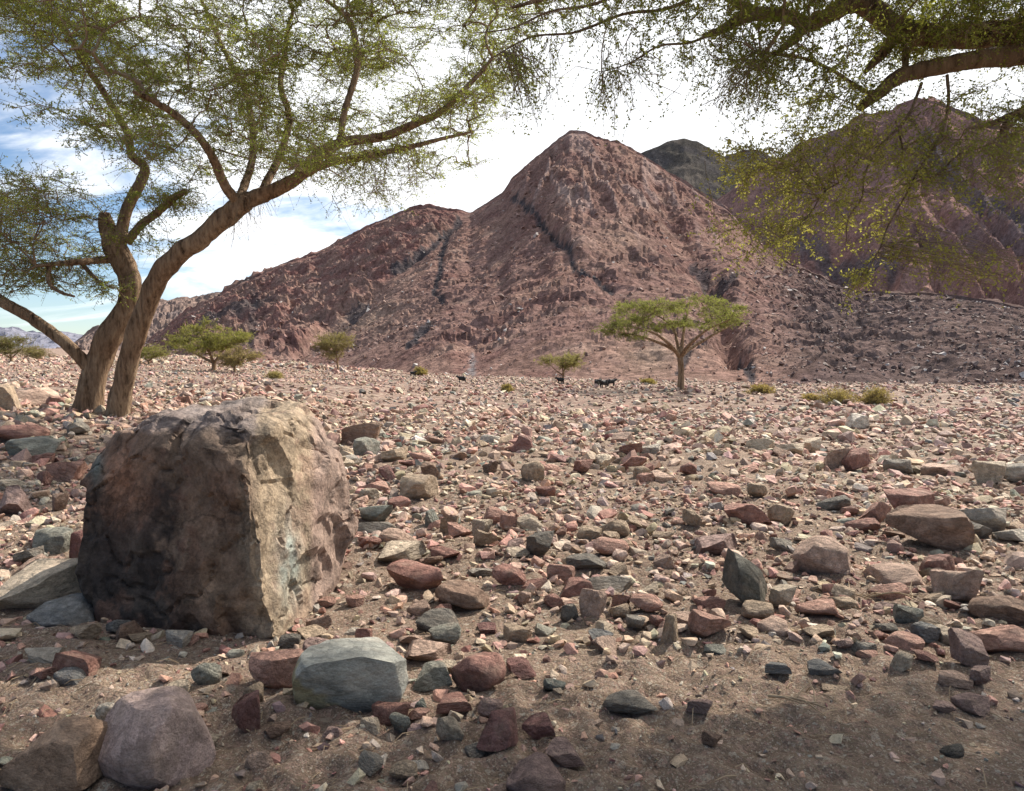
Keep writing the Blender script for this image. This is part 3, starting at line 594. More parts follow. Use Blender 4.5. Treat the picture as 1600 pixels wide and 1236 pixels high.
# ------------------------------------------------------------------ the boulder
def make_boulder():
    V, F = ICO[7]; V = V.copy()
    c = np.array([-1.86, 4.72, 0.60]); V = V * np.array([1.05, 1.05, 0.95]) * 1.25 + c
    def P(u, v, Y): return at(u, v, Y)
    def plane3(a, b, c_, inside):
        n = np.cross(b - a, c_ - a); n = n / np.linalg.norm(n)
        if np.dot(n, inside - a) > 0: n = -n
        return n, float(n @ a)
    def plane1(n, p): n = np.array(n, float); n /= np.linalg.norm(n); return n, float(n @ p)
    pl = [plane3(P(392, 650, 4.28), P(420, 1000, 3.98), P(165, 850, 4.42), c),                    # shaded front
          plane3(P(400, 660, 4.28), P(418, 990, 3.98), P(492, 790, 4.72), c),                     # sunlit right front
          plane1((0.985, -0.13, 0.10), P(530, 740, 4.95)), plane1((0.95, 0.05, -0.25), P(553, 830, 5.05)),
          plane1((0.72, 0.05, 0.70), P(492, 655, 4.95)), plane1((0.90, -0.2, 0.36), P(522, 705, 4.95)),
          plane1((-0.95, -0.30, 0.02), P(126, 800, 4.75)), plane1((-0.82, -0.30, 0.50), P(140, 668, 4.85)), plane1((-0.80, -0.45, -0.35), P(140, 930, 4.62)),
          plane1((0.02, -0.10, 1.0), P(330, 628, 4.85)), plane1((-0.34, -0.05, 0.94), P(240, 628, 4.9)), plane1((-0.62, -0.15, 0.78), P(175, 655, 4.9)), plane1((0.45, -0.1, 0.89), P(470, 638, 4.9)), plane1((-0.5, -0.62, 0.6), P(190, 680, 4.6)), plane1((-0.10, -0.62, 0.78), P(310, 655, 4.5)), plane1((0.28, -0.5, 0.82), P(440, 640, 4.62)),
          plane1((-0.12, -0.93, -0.35), P(250, 985, 4.28)), plane1((0.55, -0.70, -0.30), P(432, 985, 4.0)),
          plane1((0, 1, 0.1), np.array([0, 5.62, 0.6])), plane1((0.6, 0.8, 0.2), np.array([-1.2, 5.35, 0.6])), plane1((-0.6, 0.7, 0.3), np.array([-2.5, 5.3, 0.7])),
          plane1((0, 0, -1), np.array([0, 0, -0.12]))]
    for n, d in pl:
        ex = V @ n - d; V = V - np.maximum(ex, 0)[:, None] * n[None] * 0.985
    def vnormals(V):
        fn = np.cross(V[F[:, 1]] - V[F[:, 0]], V[F[:, 2]] - V[F[:, 0]]); vn = np.zeros_like(V)
        for k in range(3): np.add.at(vn, F[:, k], fn)
        return vn / np.maximum(np.linalg.norm(vn, axis=1, keepdims=True), 1e-12)
    rb = np.random.default_rng(77); vn = vnormals(V)
    V = V + vn * (0.05 * fbm(V[:, 0] * 1.3, V[:, 1] * 1.3, V[:, 2] * 1.3, 2, 129))[:, None]
    for k in range(75):
        i = rb.integers(len(V)); p = V[i]; n = unit(vn[i] + rb.normal(0, 0.14, 3)); dd = float(n @ p) - rb.uniform(0.0, 0.018)
        rr = rb.uniform(0.12, 0.42); fall = np.clip((rr - np.linalg.norm(V - p, axis=1)) / (0.07 * rr), 0, 1)
        ex = np.clip(V @ n - dd, 0, 0.05) * fall; V = V - ex[:, None] * n[None]
    nrm = vnormals(V)
    # broken chips and ledges: cells pushed in along the surface, then finer roughness
    q = V * 1.0
    w1 = fbm(q[:, 0] * 2.1, q[:, 1] * 2.1, q[:, 2] * 2.1, 4, 130); w2 = fbm(q[:, 0] * 7, q[:, 1] * 7, q[:, 2] * 7, 5, 131, 0.6)
    rid = 1 - np.abs(fbm(q[:, 0] * 3.2 + 5, q[:, 1] * 3.2, q[:, 2] * 3.2 + 2, 3, 132)) * 2
    crack = np.exp(-(fbm(q[:, 0] * 1.7 + 3, q[:, 1] * 1.7, q[:, 2] * 2.6 + 1, 3, 133) / 0.035) ** 2)
    V = V + nrm * (0.022 * w1 + 0.010 * w2 + 0.012 * rid - 0.022 * crack)[:, None]
    U, Vp = to_px(V)
    w3 = fbm(q[:, 0] * 2.4, q[:, 1] * 2.4, q[:, 2] * 2.4, 6, 134, 0.65); w4 = fbm(q[:, 0] * 11, q[:, 1] * 11, q[:, 2] * 11, 5, 135, 0.65)
    col = np.ones((len(V), 3)) * np.array([0.30, 0.225, 0.155])
    def bl(k, new):
        nonlocal col; col = col + (np.array(new) - col) * np.clip(k, 0, 1)[:, None]
    front = S((400 + 14 * w3 - U) / 26)                                                      # weathered front skin, its shade partly painted into the colour
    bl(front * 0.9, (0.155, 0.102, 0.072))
    bl(front * S((285 + 80 * w3 - U) / 26) * S((Vp - 690 + 70 * w3) / 40), (0.042, 0.032, 0.028))      # near-black varnish, deepened with painted shade
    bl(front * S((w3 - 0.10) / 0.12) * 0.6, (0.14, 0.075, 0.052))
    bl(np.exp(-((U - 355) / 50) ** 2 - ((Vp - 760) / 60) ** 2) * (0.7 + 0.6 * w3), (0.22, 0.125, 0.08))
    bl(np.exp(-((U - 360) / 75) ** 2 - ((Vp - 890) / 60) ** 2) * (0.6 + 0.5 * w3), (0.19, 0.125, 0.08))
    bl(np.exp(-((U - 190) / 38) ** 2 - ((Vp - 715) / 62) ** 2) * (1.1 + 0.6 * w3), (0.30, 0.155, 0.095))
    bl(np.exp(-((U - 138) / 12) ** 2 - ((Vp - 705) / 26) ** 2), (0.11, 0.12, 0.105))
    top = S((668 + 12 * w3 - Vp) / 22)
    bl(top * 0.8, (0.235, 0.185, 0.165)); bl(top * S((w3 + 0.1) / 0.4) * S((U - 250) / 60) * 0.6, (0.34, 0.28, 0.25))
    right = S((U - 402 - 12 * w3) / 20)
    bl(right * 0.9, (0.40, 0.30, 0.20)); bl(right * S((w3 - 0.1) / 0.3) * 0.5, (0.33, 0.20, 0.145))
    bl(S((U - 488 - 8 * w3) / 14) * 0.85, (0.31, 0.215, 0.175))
    bl(np.exp(-((U - 462) / 20) ** 2 - ((Vp - 850) / 62) ** 2) * (0.9 + 0.8 * w4), (0.33, 0.35, 0.30))
    col *= (1 + 0.22 * w4)[:, None]
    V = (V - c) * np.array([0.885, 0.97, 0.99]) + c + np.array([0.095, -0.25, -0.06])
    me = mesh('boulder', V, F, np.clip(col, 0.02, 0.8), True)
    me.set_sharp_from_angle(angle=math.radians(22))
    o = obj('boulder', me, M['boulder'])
    tag(o, 'huge dark brown boulder with one tan sunlit side', 'boulder')
    placed.append((-1.80, 4.72, 0.82))
make_boulder()

# ------------------------------------------------------------------ scattered stones
KEYS = list('srtbgndmpwlo'); PROB = np.array([.18, .12, .21, .14, .03, .03, .015, .07, .23, .06, .003, .04]); PROB /= PROB.sum()
def sizes(n, a, b, p=2.2):
    u = rng.random(n); return (a ** -p - u * (a ** -p - b ** -p)) ** (-1 / p)
def scatter(n, y0, y1, smin, smax, p=2.2, wide=0.80, sandk=1.0):
    y = np.sqrt(rng.uniform(y0 ** 2, y1 ** 2, n)); x = rng.uniform(-1, 1, n) * (wide * y + 0.4)
    s = sizes(n, smin, smax, p)
    u, v = to_px(np.stack([x, y, ground_z(x, y, False)], -1))
    # how stony the place is: bare sand by the boulder's foot and low right, stony elsewhere
    sand = np.clip(np.exp(-((u - 560) / 75) ** 2 - ((v - 950) / 55) ** 2) * 0.85 + 0.95 * S((v - 1050 + 0.06 * (u - 1000)) / 50) * S((u - 860) / 90) + 0.45 * S((v - 1000) / 80) + 0.75 * np.exp(-((u - 270) / 170) ** 2 - ((v - 1035) / 45) ** 2) + 0.45 * S((pn(x / 1.7, y / 1.7, 0, 141) - 0.15) / 0.3), 0, 0.95)
    keep = (rng.random(n) > sand * sandk) & ~((v > 1070) & (s > 0.10))
    return x[keep], y[keep], s[keep]
hp = np.array(placed)
def clear_of_heroes(x, y, s, m=0.8):
    ok = np.ones(len(x), bool)
    for hx, hy, hr in hp:
        if hy < y.max() + 1: ok &= np.hypot(x - hx, y - hy) > (hr * m + 0.3 * s)
    return ok
def stone_colors(n):
    k = rng.choice(len(KEYS), n, p=PROB); c = np.array([PAL[KEYS[i]] for i in k]) * rng.uniform(0.80, 1.38, (n, 1)) * rng.uniform(0.93, 1.07, (n, 3))
    return k, np.clip(c, 0.03, 0.75)
def stamp(name, archs, x, y, z, size, colr, tilt=0.45):
    n = len(x); which = rng.integers(0, len(archs), n); VV, FF, CC = [], [], []; off = 0
    yaw = rng.uniform(0, 6.283, n); a = rng.normal(0, tilt, n); b = rng.normal(0, tilt, n)
    ca, sa, cb, sb, cy_, sy_ = np.cos(a), np.sin(a), np.cos(b), np.sin(b), np.cos(yaw), np.sin(yaw)
    Rm = np.zeros((n, 3, 3)); one = np.ones(n); zero = np.zeros(n)
    Rx = np.stack([one, zero, zero, zero, ca, -sa, zero, sa, ca], -1).reshape(n, 3, 3)
    Ry = np.stack([cb, zero, sb, zero, one, zero, -sb, zero, cb], -1).reshape(n, 3, 3)
    Rz = np.stack([cy_, -sy_, zero, sy_, cy_, zero, zero, zero, one], -1).reshape(n, 3, 3)
    Rm = Rz @ Ry @ Rx
    for k, (v, f) in enumerate(archs):
        s = np.where(which == k)[0]
        if not len(s): continue
        pv = np.einsum('nij,nvj->nvi', Rm[s], v[None] * size[s][:, None, :]) + np.stack([x[s], y[s], z[s]], -1)[:, None, :]
        VV.append(pv.reshape(-1, 3)); FF.append((f[None] + (np.arange(len(s)) * len(v))[:, None, None] + off).reshape(-1, 3)); CC.append(np.repeat(colr[s], len(v), 0)); off += len(s) * len(v)
    return mesh(name, np.vstack(VV), np.vstack(FF), np.vstack(CC), False)
def dims(s): 
    n = len(s); return np.stack([s, s * rng.uniform(0.6, 0.95, n), s * rng.uniform(0.28, 0.66, n)], -1)

xa, ya, sa_ = scatter(9500, 1.7, 9.5, 0.045, 0.21, 2.1, 0.8, 1.0); ok = clear_of_heroes(xa, ya, sa_); xa, ya, sa_ = xa[ok], ya[ok], sa_[ok]
xb, yb, sb_ = scatter(14500, 9.5, 23, 0.08, 0.40, 2.3, 0.8, 0.75); ok = clear_of_heroes(xb, yb, sb_, 0.7); xb, yb, sb_ = xb[ok], yb[ok], sb_[ok]
x, y, s = np.concatenate([xa, xb]), np.concatenate([ya, yb]), np.concatenate([sa_, sb_])
# the stones that show largest stand as single things
px = s / y; order = np.argsort(-px); n_single = 300 - len(H)
inview = np.abs(x / y) < 0.68
single = [i for i in order if inview[i]][:n_single]
ks, cs = stone_colors(len(x))
for j, i in enumerate(single):
    d = dims(s[i:i + 1])[0]; sh = 'aassaar'[j % 7]; r = random.Random(j + 999)
    stone_obj((x[i], y[i], float(ground_z(x[i], y[i])) + d[2] * 0.33), d, r.uniform(0, 6.28), (r.uniform(-.3, .3), r.uniform(-.3, .3)), KEYS[ks[i]], sh, None, 'stone', 'stone', j + 31)
name_plain()
rest = np.setdiff1d(np.arange(len(x)), single)
near = rest[(y[rest] < 9.5) & (s[rest] > 0.085)]; other = np.setdiff1d(rest, near)
dn = dims(s[near]); do_ = dims(s[other])
o = obj('stone_rubble', stamp('stone_rubble', MID, x[near], y[near], ground_z(x[near], y[near]) + dn[:, 2] * 0.2, dn, cs[near], 0.4), M['rubble']); tag(o, 'mixed loose stones strewn over the near valley floor', 'rubble', None, 'stuff')
o = obj('stone_rubble', stamp('stone_rubble', LOW, x[other], y[other], ground_z(x[other], y[other]) + do_[:, 2] * 0.22, do_, cs[other], 0.4), M['rubble']); tag(o, 'smaller stones filling the rubble field on the valley floor', 'rubble', None, 'stuff')
# gravel close by, and far stones to the foot of the mountain
x, y, s = scatter(14000, 1.6, 9.0, 0.014, 0.07, 1.9, 0.8, 0.4); ok = clear_of_heroes(x, y, s, 0.75); x, y, s = x[ok], y[ok], s[ok]; d = dims(s)
_, c = stone_colors(len(x)); o = obj('gravel', stamp('gravel', TINY, x, y, ground_z(x, y) + d[:, 2] * 0.3, d, c, 0.5), M['rubble']); tag(o, 'fine gravel scattered over the sand', 'gravel', None, 'stuff')
x, y, s = scatter(18000, 22, 75, 0.12, 0.40, 2.4, 0.76); lf = (ground_z(x, y, False)); d = dims(s)
x2 = rng.uniform(-0.75, -0.15, 3500); y2 = np.sqrt(rng.uniform(75 ** 2, 150 ** 2, 3500)); x = np.concatenate([x, x2 * y2]); y = np.concatenate([y, y2]); s = np.concatenate([s, rng.uniform(0.3, 0.8, 3500)]); d = dims(s)
_, c = stone_colors(len(x)); o = obj('stone_rubble', stamp('stone_rubble', TINY, x, y, ground_z(x, y, False) + d[:, 2] * 0.3, d, c, 0.4), M['rubble']); tag(o, 'far stones spread across the plain to the mountain foot', 'rubble', None, 'stuff')
# rocks on the mountain's slopes
w = ((MM['T'] > 0.02) & (MM['T'] < 0.98) & (MM['U'] > 200) & (MM['U'] < 1650)).astype(float)
w *= np.where(MM['U'] > 1150, 2.6, 1.0) * (1.25 - MM['T'])
w = w.ravel() / w.sum()
pick = rng.choice(len(w), 9500, p=w)
X, Y, Z, T, U = [MM[k].ravel()[pick] for k in ('X', 'Y', 'Z', 'T', 'U')]
s = sizes(len(X), 0.25, 1.2, 2.4) * np.clip(Y / 110, 0.6, 1.5); d = dims(s)
X = X + rng.normal(0, .25, len(X))
c = MM['col'].reshape(-1, 3)[pick] * rng.uniform(0.65, 1.6, (len(X), 1)); pale = rng.random(len(X)) < 0.05; c[pale] = (0.5, 0.45, 0.42)
o = obj('scree', stamp('scree', TINY, X, Y, Z + d[:, 2] * 0.2, d, c, 0.5), M['rubble']); tag(o, 'loose scree and boulders lying on the mountain slope', 'scree', None, 'stuff')

# ------------------------------------------------------------------ trees
def tubes(P, R, sides=3, close=False):
    """P (n,k,3) centre lines, R (n,k) radii -> verts, quads"""
    n, k, _ = P.shape
    D = np.gradient(P, axis=1); D = D / np.maximum(np.linalg.norm(D, axis=2, keepdims=True), 1e-9)
    ref = np.where(np.abs(D[:, :1, 2:3]) > 0.9, np.array([1.0, 0, 0]), np.array([0, 0, 1.0])); ref = np.broadcast_to(ref, D.shape)
    A = np.cross(D, ref); A /= np.maximum(np.linalg.norm(A, axis=2, keepdims=True), 1e-9); B = np.cross(D, A)
    th = np.arange(sides) / sides * 2 * math.pi
    V = P[:, :, None] + R[:, :, None, None] * (A[:, :, None] * np.cos(th)[None, None, :, None] + B[:, :, None] * np.sin(th)[None, None, :, None])
    idx = np.arange(n * k * sides).reshape(n, k, sides); nx = np.roll(idx, -1, 2)
    F = np.stack([idx[:, :-1], nx[:, :-1], nx[:, 1:], idx[:, 1:]], -1).reshape(-1, 4)
    return V.reshape(-1, 3), F
def spline(pts, n):
    p = np.array(pts, float); p = np.vstack([2 * p[0] - p[1], p, 2 * p[-1] - p[-2]])
    m = len(pts) - 1; out = []
    for q in np.linspace(0, m - 1e-6, n):
        i = int(q); t = q - i; a, b, c, d = p[i:i + 4]
        out.append(0.5 * ((2 * b) + (c - a) * t + (2 * a - 5 * b + 4 * c - d) * t * t + (3 * b - a - 3 * c + d) * t ** 3))
    return np.array(out)
def limb(name, parent, pts, radii, seed=0, sides=14, knot=0.12, cap=True):
    L_ = sum(np.linalg.norm(np.array(b) - np.array(a)) for a, b in zip(pts[:-1], pts[1:]))
    rm = float(np.mean(radii)); n = int(np.clip(L_ / (rm * 0.45), 8, 110))
    C = spline(pts, n); R = np.interp(np.linspace(0, 1, n), np.linspace(0, 1, len(radii)), radii)
    C = C + 0.18 * rm * np.stack([pn(np.arange(n) * rm * 0.5 / 0.6, 3.1 + i * 7, 0, seed + i) for i in range(3)], -1) * np.linspace(0, 1, n)[:, None]
    V, F = tubes(C[None], R[None], sides)
    Vr = V.reshape(n, sides, 3); rel = Vr - C[:, None]
    th = np.arange(sides) / sides
    q = Vr / max(rm, 0.02)
    f = 1 + knot * (fbm(q[..., 0] * 0.8, q[..., 1] * 0.8, q[..., 2] * 0.35 + 0.11, 3, seed)) + 0.05 * np.sin(th * 2 * math.pi * 3 + seed)[None]
    V = (C[:, None] + rel * f[..., None]).reshape(-1, 3)
    if cap:
        V = np.vstack([V, C[-1] + (C[-1] - C[-2]) * 0.15]); last = (n - 1) * sides; t_ = len(V) - 1
        F = np.vstack([F, [[last + j, last + (j + 1) % sides, t_, t_] for j in range(sides)]])
        tri = F[-sides:, :3]; F4 = F[:-sides]
        me = bpy.data.meshes.new(name); me.from_pydata([tuple(v) for v in V], [], [tuple(q) for q in F4.tolist()] + [tuple(q) for q in tri.tolist()])
        for p_ in me.polygons: p_.use_smooth = True
    else: me = mesh(name, V, F, None, True)
    me.materials.append(M['bark'])
    base = parent.matrix_world.translation if False else parent.location
    me.transform(Matrix.Translation(-Vector(base)))
    o = obj(name, me, None, parent); return C, R, o
def in_poly(u, v, poly):
    inside = np.zeros(u.shape, bool); n = len(poly); j = n - 1
    for i in range(n):
        xi, yi = poly[i]; xj, yj = poly[j]
        if yi != yj:
            cond = ((yi > v) != (yj > v)) & (u < (xj - xi) * (v - yi) / (yj - yi) + xi); inside ^= cond
        j = i
    return inside
def clump_points(poly, Y, depth, ncl, per, r, rs, flat=0.6, skew=0.0):
    """points in leafy clumps spread through a crown whose outline, seen from the camera, is poly"""
    pa = np.array(poly, float); lo, hi = pa.min(0), pa.max(0); mid = (lo + hi) / 2; half = (hi - lo) / 2
    pts = []
    while len(pts) < ncl:
        u, v = rs.uniform(lo, hi)
        if in_poly(np.array([u]), np.array([v]), poly)[0]: pts.append((u, v))
    res = []
    for u, v in pts:
        q = 1 - 0.6 * min(1, ((u - mid[0]) / half[0]) ** 2); y = Y + depth * q * np.clip(rs.normal(0, 0.55), -1, 1) + skew * (u - mid[0])
        c = at(u, v, y)
        res.append(c + rs.normal(0, 1, (per, 3)) * np.array([r, r, r * flat]))
    return np.vstack(res)
def grow(skel, attract, rs, droop=0.0, tipr=0.003, step=4, maxlen=1.6):
    """join every attractor to the nearest point of the growing tree; returns centre lines, radii"""
    pos = [tuple(p) for p in skel]; path_of = [-1] * len(pos); K = step
    d0 = np.array([np.min(np.sum((skel - a) ** 2, 1)) for a in attract]) if len(attract) < 4000 else np.zeros(len(attract))
    order = np.argsort(d0); paths = []; parent = []; count = []
    kd = None; built = 0; extra = []
    for n_, i in enumerate(order):
        if kd is None or n_ - built > 60:
            kd = KDTree(len(pos))
            for q, p in enumerate(pos): kd.insert(p, q)
            kd.balance(); built = n_
        a = attract[i]; co, q, dist = kd.find(a)
        s = np.array(pos[q]); Lh = max(dist, 0.02)
        t = np.linspace(0, 1, K)[:, None]
        bend = rs.normal(0, 0.16 * Lh, 3); sag = np.array([0, 0, 1.0]) * (0.16 * Lh if droop <= 0 else 0.22 * Lh * droop)
        P = s + (a - s) * t + (bend + sag) * (4 * t * (1 - t)) * 0.6 + rs.normal(0, 0.025 * Lh, (K, 3)) * (t > 0) * (t < 1)
        pi = len(paths); paths.append(P); parent.append(path_of[q]); count.append(1)
        for m in range(1, K): pos.append(tuple(P[m])); path_of.append(pi)
    for pi in range(len(paths) - 1, -1, -1):
        if parent[pi] >= 0: count[parent[pi]] += count[pi]
    P = np.array(paths); r0 = tipr * np.array(count, float) ** 0.47; r1 = tipr * np.ones(len(P)) + 0.25 * (r0 - tipr)
    R = r0[:, None] + (r1 - r0)[:, None] * np.linspace(0, 1, K)[None]
    return P, R
def sprays(P, n_per, length, leaf_n, leaf_len, leaf_w, rs, tipr, droop=0.0, flat=0.0, leaf_frac=1.0, leafcol=((0.165, 0.205, 0.055), (0.30, 0.335, 0.095))):
    """fine twigs around the outer half of every path with small leaves along them"""
    n, K, _ = P.shape
    base_i = rs.integers(1, K, (n, n_per)); t = rs.random((n, n_per, 1))
    A = P[np.arange(n)[:, None], base_i - 1]; B = P[np.arange(n)[:, None], base_i]
    s = (A + (B - A) * t).reshape(-1, 3); d = (B - A).reshape(-1, 3); d = d / np.maximum(np.linalg.norm(d, axis=1, keepdims=True), 1e-6)
    m = len(s); r = rs.normal(0, 1, (m, 3)); r[:, 2] *= 1 - flat; r = r / np.linalg.norm(r, axis=1, keepdims=True)
    dirn = unit(d * 0.38 + r * 0.95 + np.array([0, 0, -droop])); Ls = length * rs.uniform(0.45, 1.25, (m, 1))
    e = s + dirn * Ls; mid = s + dirn * Ls * 0.5 + rs.normal(0, 0.08, (m, 3)) * Ls + np.array([0, 0, 0.03]) * Ls
    e = e + np.array([0, 0, -0.5 * droop]) * Ls
    TP = np.stack([s, e], 1); TR = np.tile(np.array([[1.0, 0.55]]), (m, 1)) * tipr
    keep = rs.random(m) < leaf_frac; mk = TP[keep]; mm = len(mk)
    tt = np.tile(np.linspace(0.12, 1, leaf_n), (mm, 1)) + rs.normal(0, 0.03, (mm, leaf_n)); tt = np.clip(tt, 0, 1)[..., None]
    q = mk[:, None, 0] * (1 - tt) + mk[:, None, 1] * tt
    lp = q.reshape(-1, 3); nl = len(lp)
    sd_ = unit(np.cross(np.repeat(dirn[keep], leaf_n, 0), np.repeat(unit(rs.normal(0, 1, (mm, 3)) + np.array([0, 0, 1.5])), leaf_n, 0))) * np.where(np.arange(nl) % 2 == 0, 1, -1)[:, None]
    ld = unit(np.repeat(dirn[keep], leaf_n, 0) * 0.4 + sd_ + rs.normal(0, 0.35, (nl, 3))); lx = unit(np.cross(ld, rs.normal(0, 1, (nl, 3))))
    ll = leaf_len * rs.uniform(0.6, 1.3, (nl, 1)); lw = leaf_w * rs.uniform(0.7, 1.2, (nl, 1))
    LV = np.stack([lp - lx * lw * 0.5, lp + ld * ll * 0.45 + lx * lw * 1.7, lp + ld * ll], 1).reshape(-1, 3)
    LF = np.arange(nl * 3).reshape(-1, 3)
    a, b = np.array(leafcol[0]), np.array(leafcol[1]); k = np.repeat(np.clip(rs.random(mm) * 0.7 + 0.0, 0, 1), leaf_n)[:, None] + rs.random((nl, 1)) * 0.3
    LC = np.repeat((a + (b - a) * k) * rs.uniform(0.85, 1.15, (nl, 1)), 3, 0)
    return TP, TR, LV, LF, LC
def crown(root, groups, rs, tipr):
    """groups: list of (P, R, spray tuple); crown = leaves, with twigs as its sub-part"""
    TV, TF, off = [], [], 0; LVs, LFs, LCs, lo = [], [], [], 0
    for P, R, sp in groups:
        for (p, r, sd) in ((P, R, 4), (sp[0], sp[1], 3)):
            v, f = tubes(p, r, sd); TV.append(v); TF.append(f + off); off += len(v)
        LVs.append(sp[2]); LFs.append(sp[3] + lo); LCs.append(sp[4]); lo += len(sp[2])
    b = np.array(root.location)
    c = obj('crown', mesh('crown', np.vstack(LVs) - b, np.vstack(LFs), np.vstack(LCs), False), M['leaf'], root); c['kind'] = 'stuff'
    t = obj('twigs', mesh('twigs', np.vstack(TV) - b, np.vstack(TF), None, True), M['twig'], c); t['kind'] = 'stuff'
    return c

def left_tree():
    rs = np.random.default_rng(21); Y = 15.0
    b = hit(163, 648); Y = float(np.clip(b[1], 13.5, 16.5)); base = at(163, 648, Y)
    gz0 = float(ground_z(base[0], Y)); root = empty('acacia_tree', (base[0], Y, gz0))
    tag(root, 'tall twin-stemmed acacia with a wide feathery crown behind the boulder', 'tree')
    def px(l, dys): return [at(u, v, Y + dy) for (u, v), dy in zip(l, np.linspace(dys[0], dys[1], len(l)))]
    m = Y / FPX
    lim = []
    def add(nm, pts, dys, w, seed, knot=0.12): 
        C, R, o = limb(nm, root, px(pts, dys), [q * m * (0.46 if nm == 'trunk' else 0.41) for q in w], seed, 16 if nm == 'trunk' else 12, knot); lim.append((C, R)); return C
    add('trunk', [(140, 668), (140, 640), (143, 600), (156, 560), (175, 520), (198, 480), (205, 450), (196, 420), (182, 390), (170, 362), (164, 336)], (0, 0.5), [66, 46, 40, 41, 39, 36, 34, 39, 37, 28, 19], 1, 0.22)
    add('trunk', [(184, 668), (185, 640), (194, 600), (205, 550), (221, 500), (236, 460), (255, 425), (280, 396), (316, 372), (350, 342), (384, 314)], (-0.15, -0.9), [56, 38, 33, 33, 31, 31, 33, 30, 30, 32, 30], 2, 0.16)
    add('limb', [(384, 314), (427, 298), (465, 277), (497, 242), (534, 223), (598, 213), (652, 192), (694, 171), (737, 128), (770, 90)], (-0.9, -1.8), [30, 25, 22, 20, 17, 15, 13, 11, 8, 5], 3)
    add('limb', [(455, 283), (507, 257), (561, 246), (630, 232), (694, 216), (740, 205)], (-1.0, 0.8), [16, 14, 12, 10, 7, 4], 4)
    add('limb', [(375, 320), (352, 290), (335, 252), (314, 217), (278, 182), (240, 158), (208, 142)], (-0.9, -2.4), [20, 17, 15, 13, 12, 9, 6], 5)
    add('limb', [(531, 221), (539, 172), (553, 128), (558, 100), (551, 45), (534, 20), (497, -10)], (-1.3, -0.6), [12, 11, 11, 11, 12, 8, 5], 6)
    add('limb', [(406, 306), (436, 245), (452, 185), (438, 133), (443, 96), (451, 37)], (-0.9, 1.6), [15, 13, 12, 11, 12, 8], 7)
    add('limb', [(374, 312), (395, 240), (385, 150), (342, 62), (320, 10)], (-0.9, 2.6), [15, 13, 11, 9, 6], 8)
    add('limb', [(186, 396), (192, 352), (203, 316), (221, 283), (226, 260), (206, 243), (199, 208), (170, 157), (136, 105), (100, 45), (62, 22), (10, -8)], (0.4, 1.0), [26, 22, 21, 20, 17, 15, 14, 13, 12, 10, 8, 5], 9)
    add('limb', [(200, 378), (220, 352), (243, 335), (268, 312), (290, 300)], (0.4, -0.4), [16, 15, 14, 14, 10], 10, 0.25)
    add('limb', [(184, 405), (150, 407), (124, 409), (69, 414)], (0.4, -0.6), [16, 13, 12, 7], 11)
    add('limb', [(77, 413), (77, 443), (96, 457), (116, 463)], (-0.5, -0.9), [8, 7, 6, 4], 12)
    add('limb', [(128, 412), (142, 428), (157, 443)], (0.1, -0.3), [9, 8, 6], 13)
    add('limb', [(140, 575), (128, 562), (112, 545), (82, 520), (41, 492), (0, 469), (-60, 432), (-120, 380), (-170, 320)], (0.1, -0.6), [26, 24, 22, 22, 21, 21, 18, 14, 8], 14)
    skel = np.vstack([c[0] for c in lim[2:]] + [lim[0][0][-8:]])
    main = [(-80, -160), (300, -220), (700, -170), (800, -60), (790, 60), (778, 165), (725, 205), (690, 262), (640, 268), (560, 262), (500, 262), (430, 280), (340, 285), (255, 250), (205, 220), (140, 215), (95, 165), (45, 130), (-80, 110)]
    g = []
    A1 = clump_points(main, Y, 3.6, 240, 11, 0.46, rs, 0.26)
    P, R = grow(skel, A1, rs, 0, 0.0042); g.append((P, R, sprays(P, 8, 0.50, 15, 0.046, 0.0105, rs, 0.0042, 0.0, 0.62, 0.9)))
    lowl = [(-90, 250), (20, 275), (90, 280), (150, 300), (172, 345), (172, 400), (150, 430), (100, 448), (40, 455), (-90, 430)]
    A2 = np.vstack([clump_points(lowl, Y, 2.0, 46, 11, 0.28, rs, 0.45), clump_points([(10, 395), (165, 400), (160, 450), (90, 470), (20, 455)], Y, 0.9, 12, 9, 0.22, rs, 0.45)])
    P, R = grow(skel, A2, rs, 0, 0.004); g.append((P, R, sprays(P, 6, 0.46, 13, 0.044, 0.0105, rs, 0.0040, 0.03, 0.6, 0.6)))
    A3 = clump_points([(208, 300), (290, 292), (300, 345), (280, 395), (222, 405), (205, 360)], Y, 0.9, 9, 10, 0.22, rs, 0.5)
    P, R = grow(skel, A3, rs, 0, 0.0035); g.append((P, R, sprays(P, 6, 0.34, 9, 0.05, 0.011, rs, 0.0028, 0.1, 0.2, 0.7)))
    # thin drooping fringe below the crown
    A4 = clump_points([(420, 290), (700, 255), (690, 290), (620, 300), (540, 330), (470, 330)], Y, 1.6, 15, 7, 0.24, rs, 0.5)
    P, R = grow(skel, A4, rs, 0, 0.0035); g.append((P, R, sprays(P, 5, 0.45, 8, 0.05, 0.010, rs, 0.0028, 0.25, 0.2, 0.6)))
    # dead hanging twigs under the fork
    A5 = clump_points([(365, 300), (410, 300), (405, 400), (375, 405)], Y - 0.9, 0.4, 5, 6, 0.2, rs, 1.4)
    P, R = grow(skel, A5, rs, 0, 0.004); g.append((P, R, sprays(P, 4, 0.35, 3, 0.03, 0.008, rs, 0.003, 0.6, 0.0, 0.1)))
    crown(root, g, rs, 0.003)
left_tree()

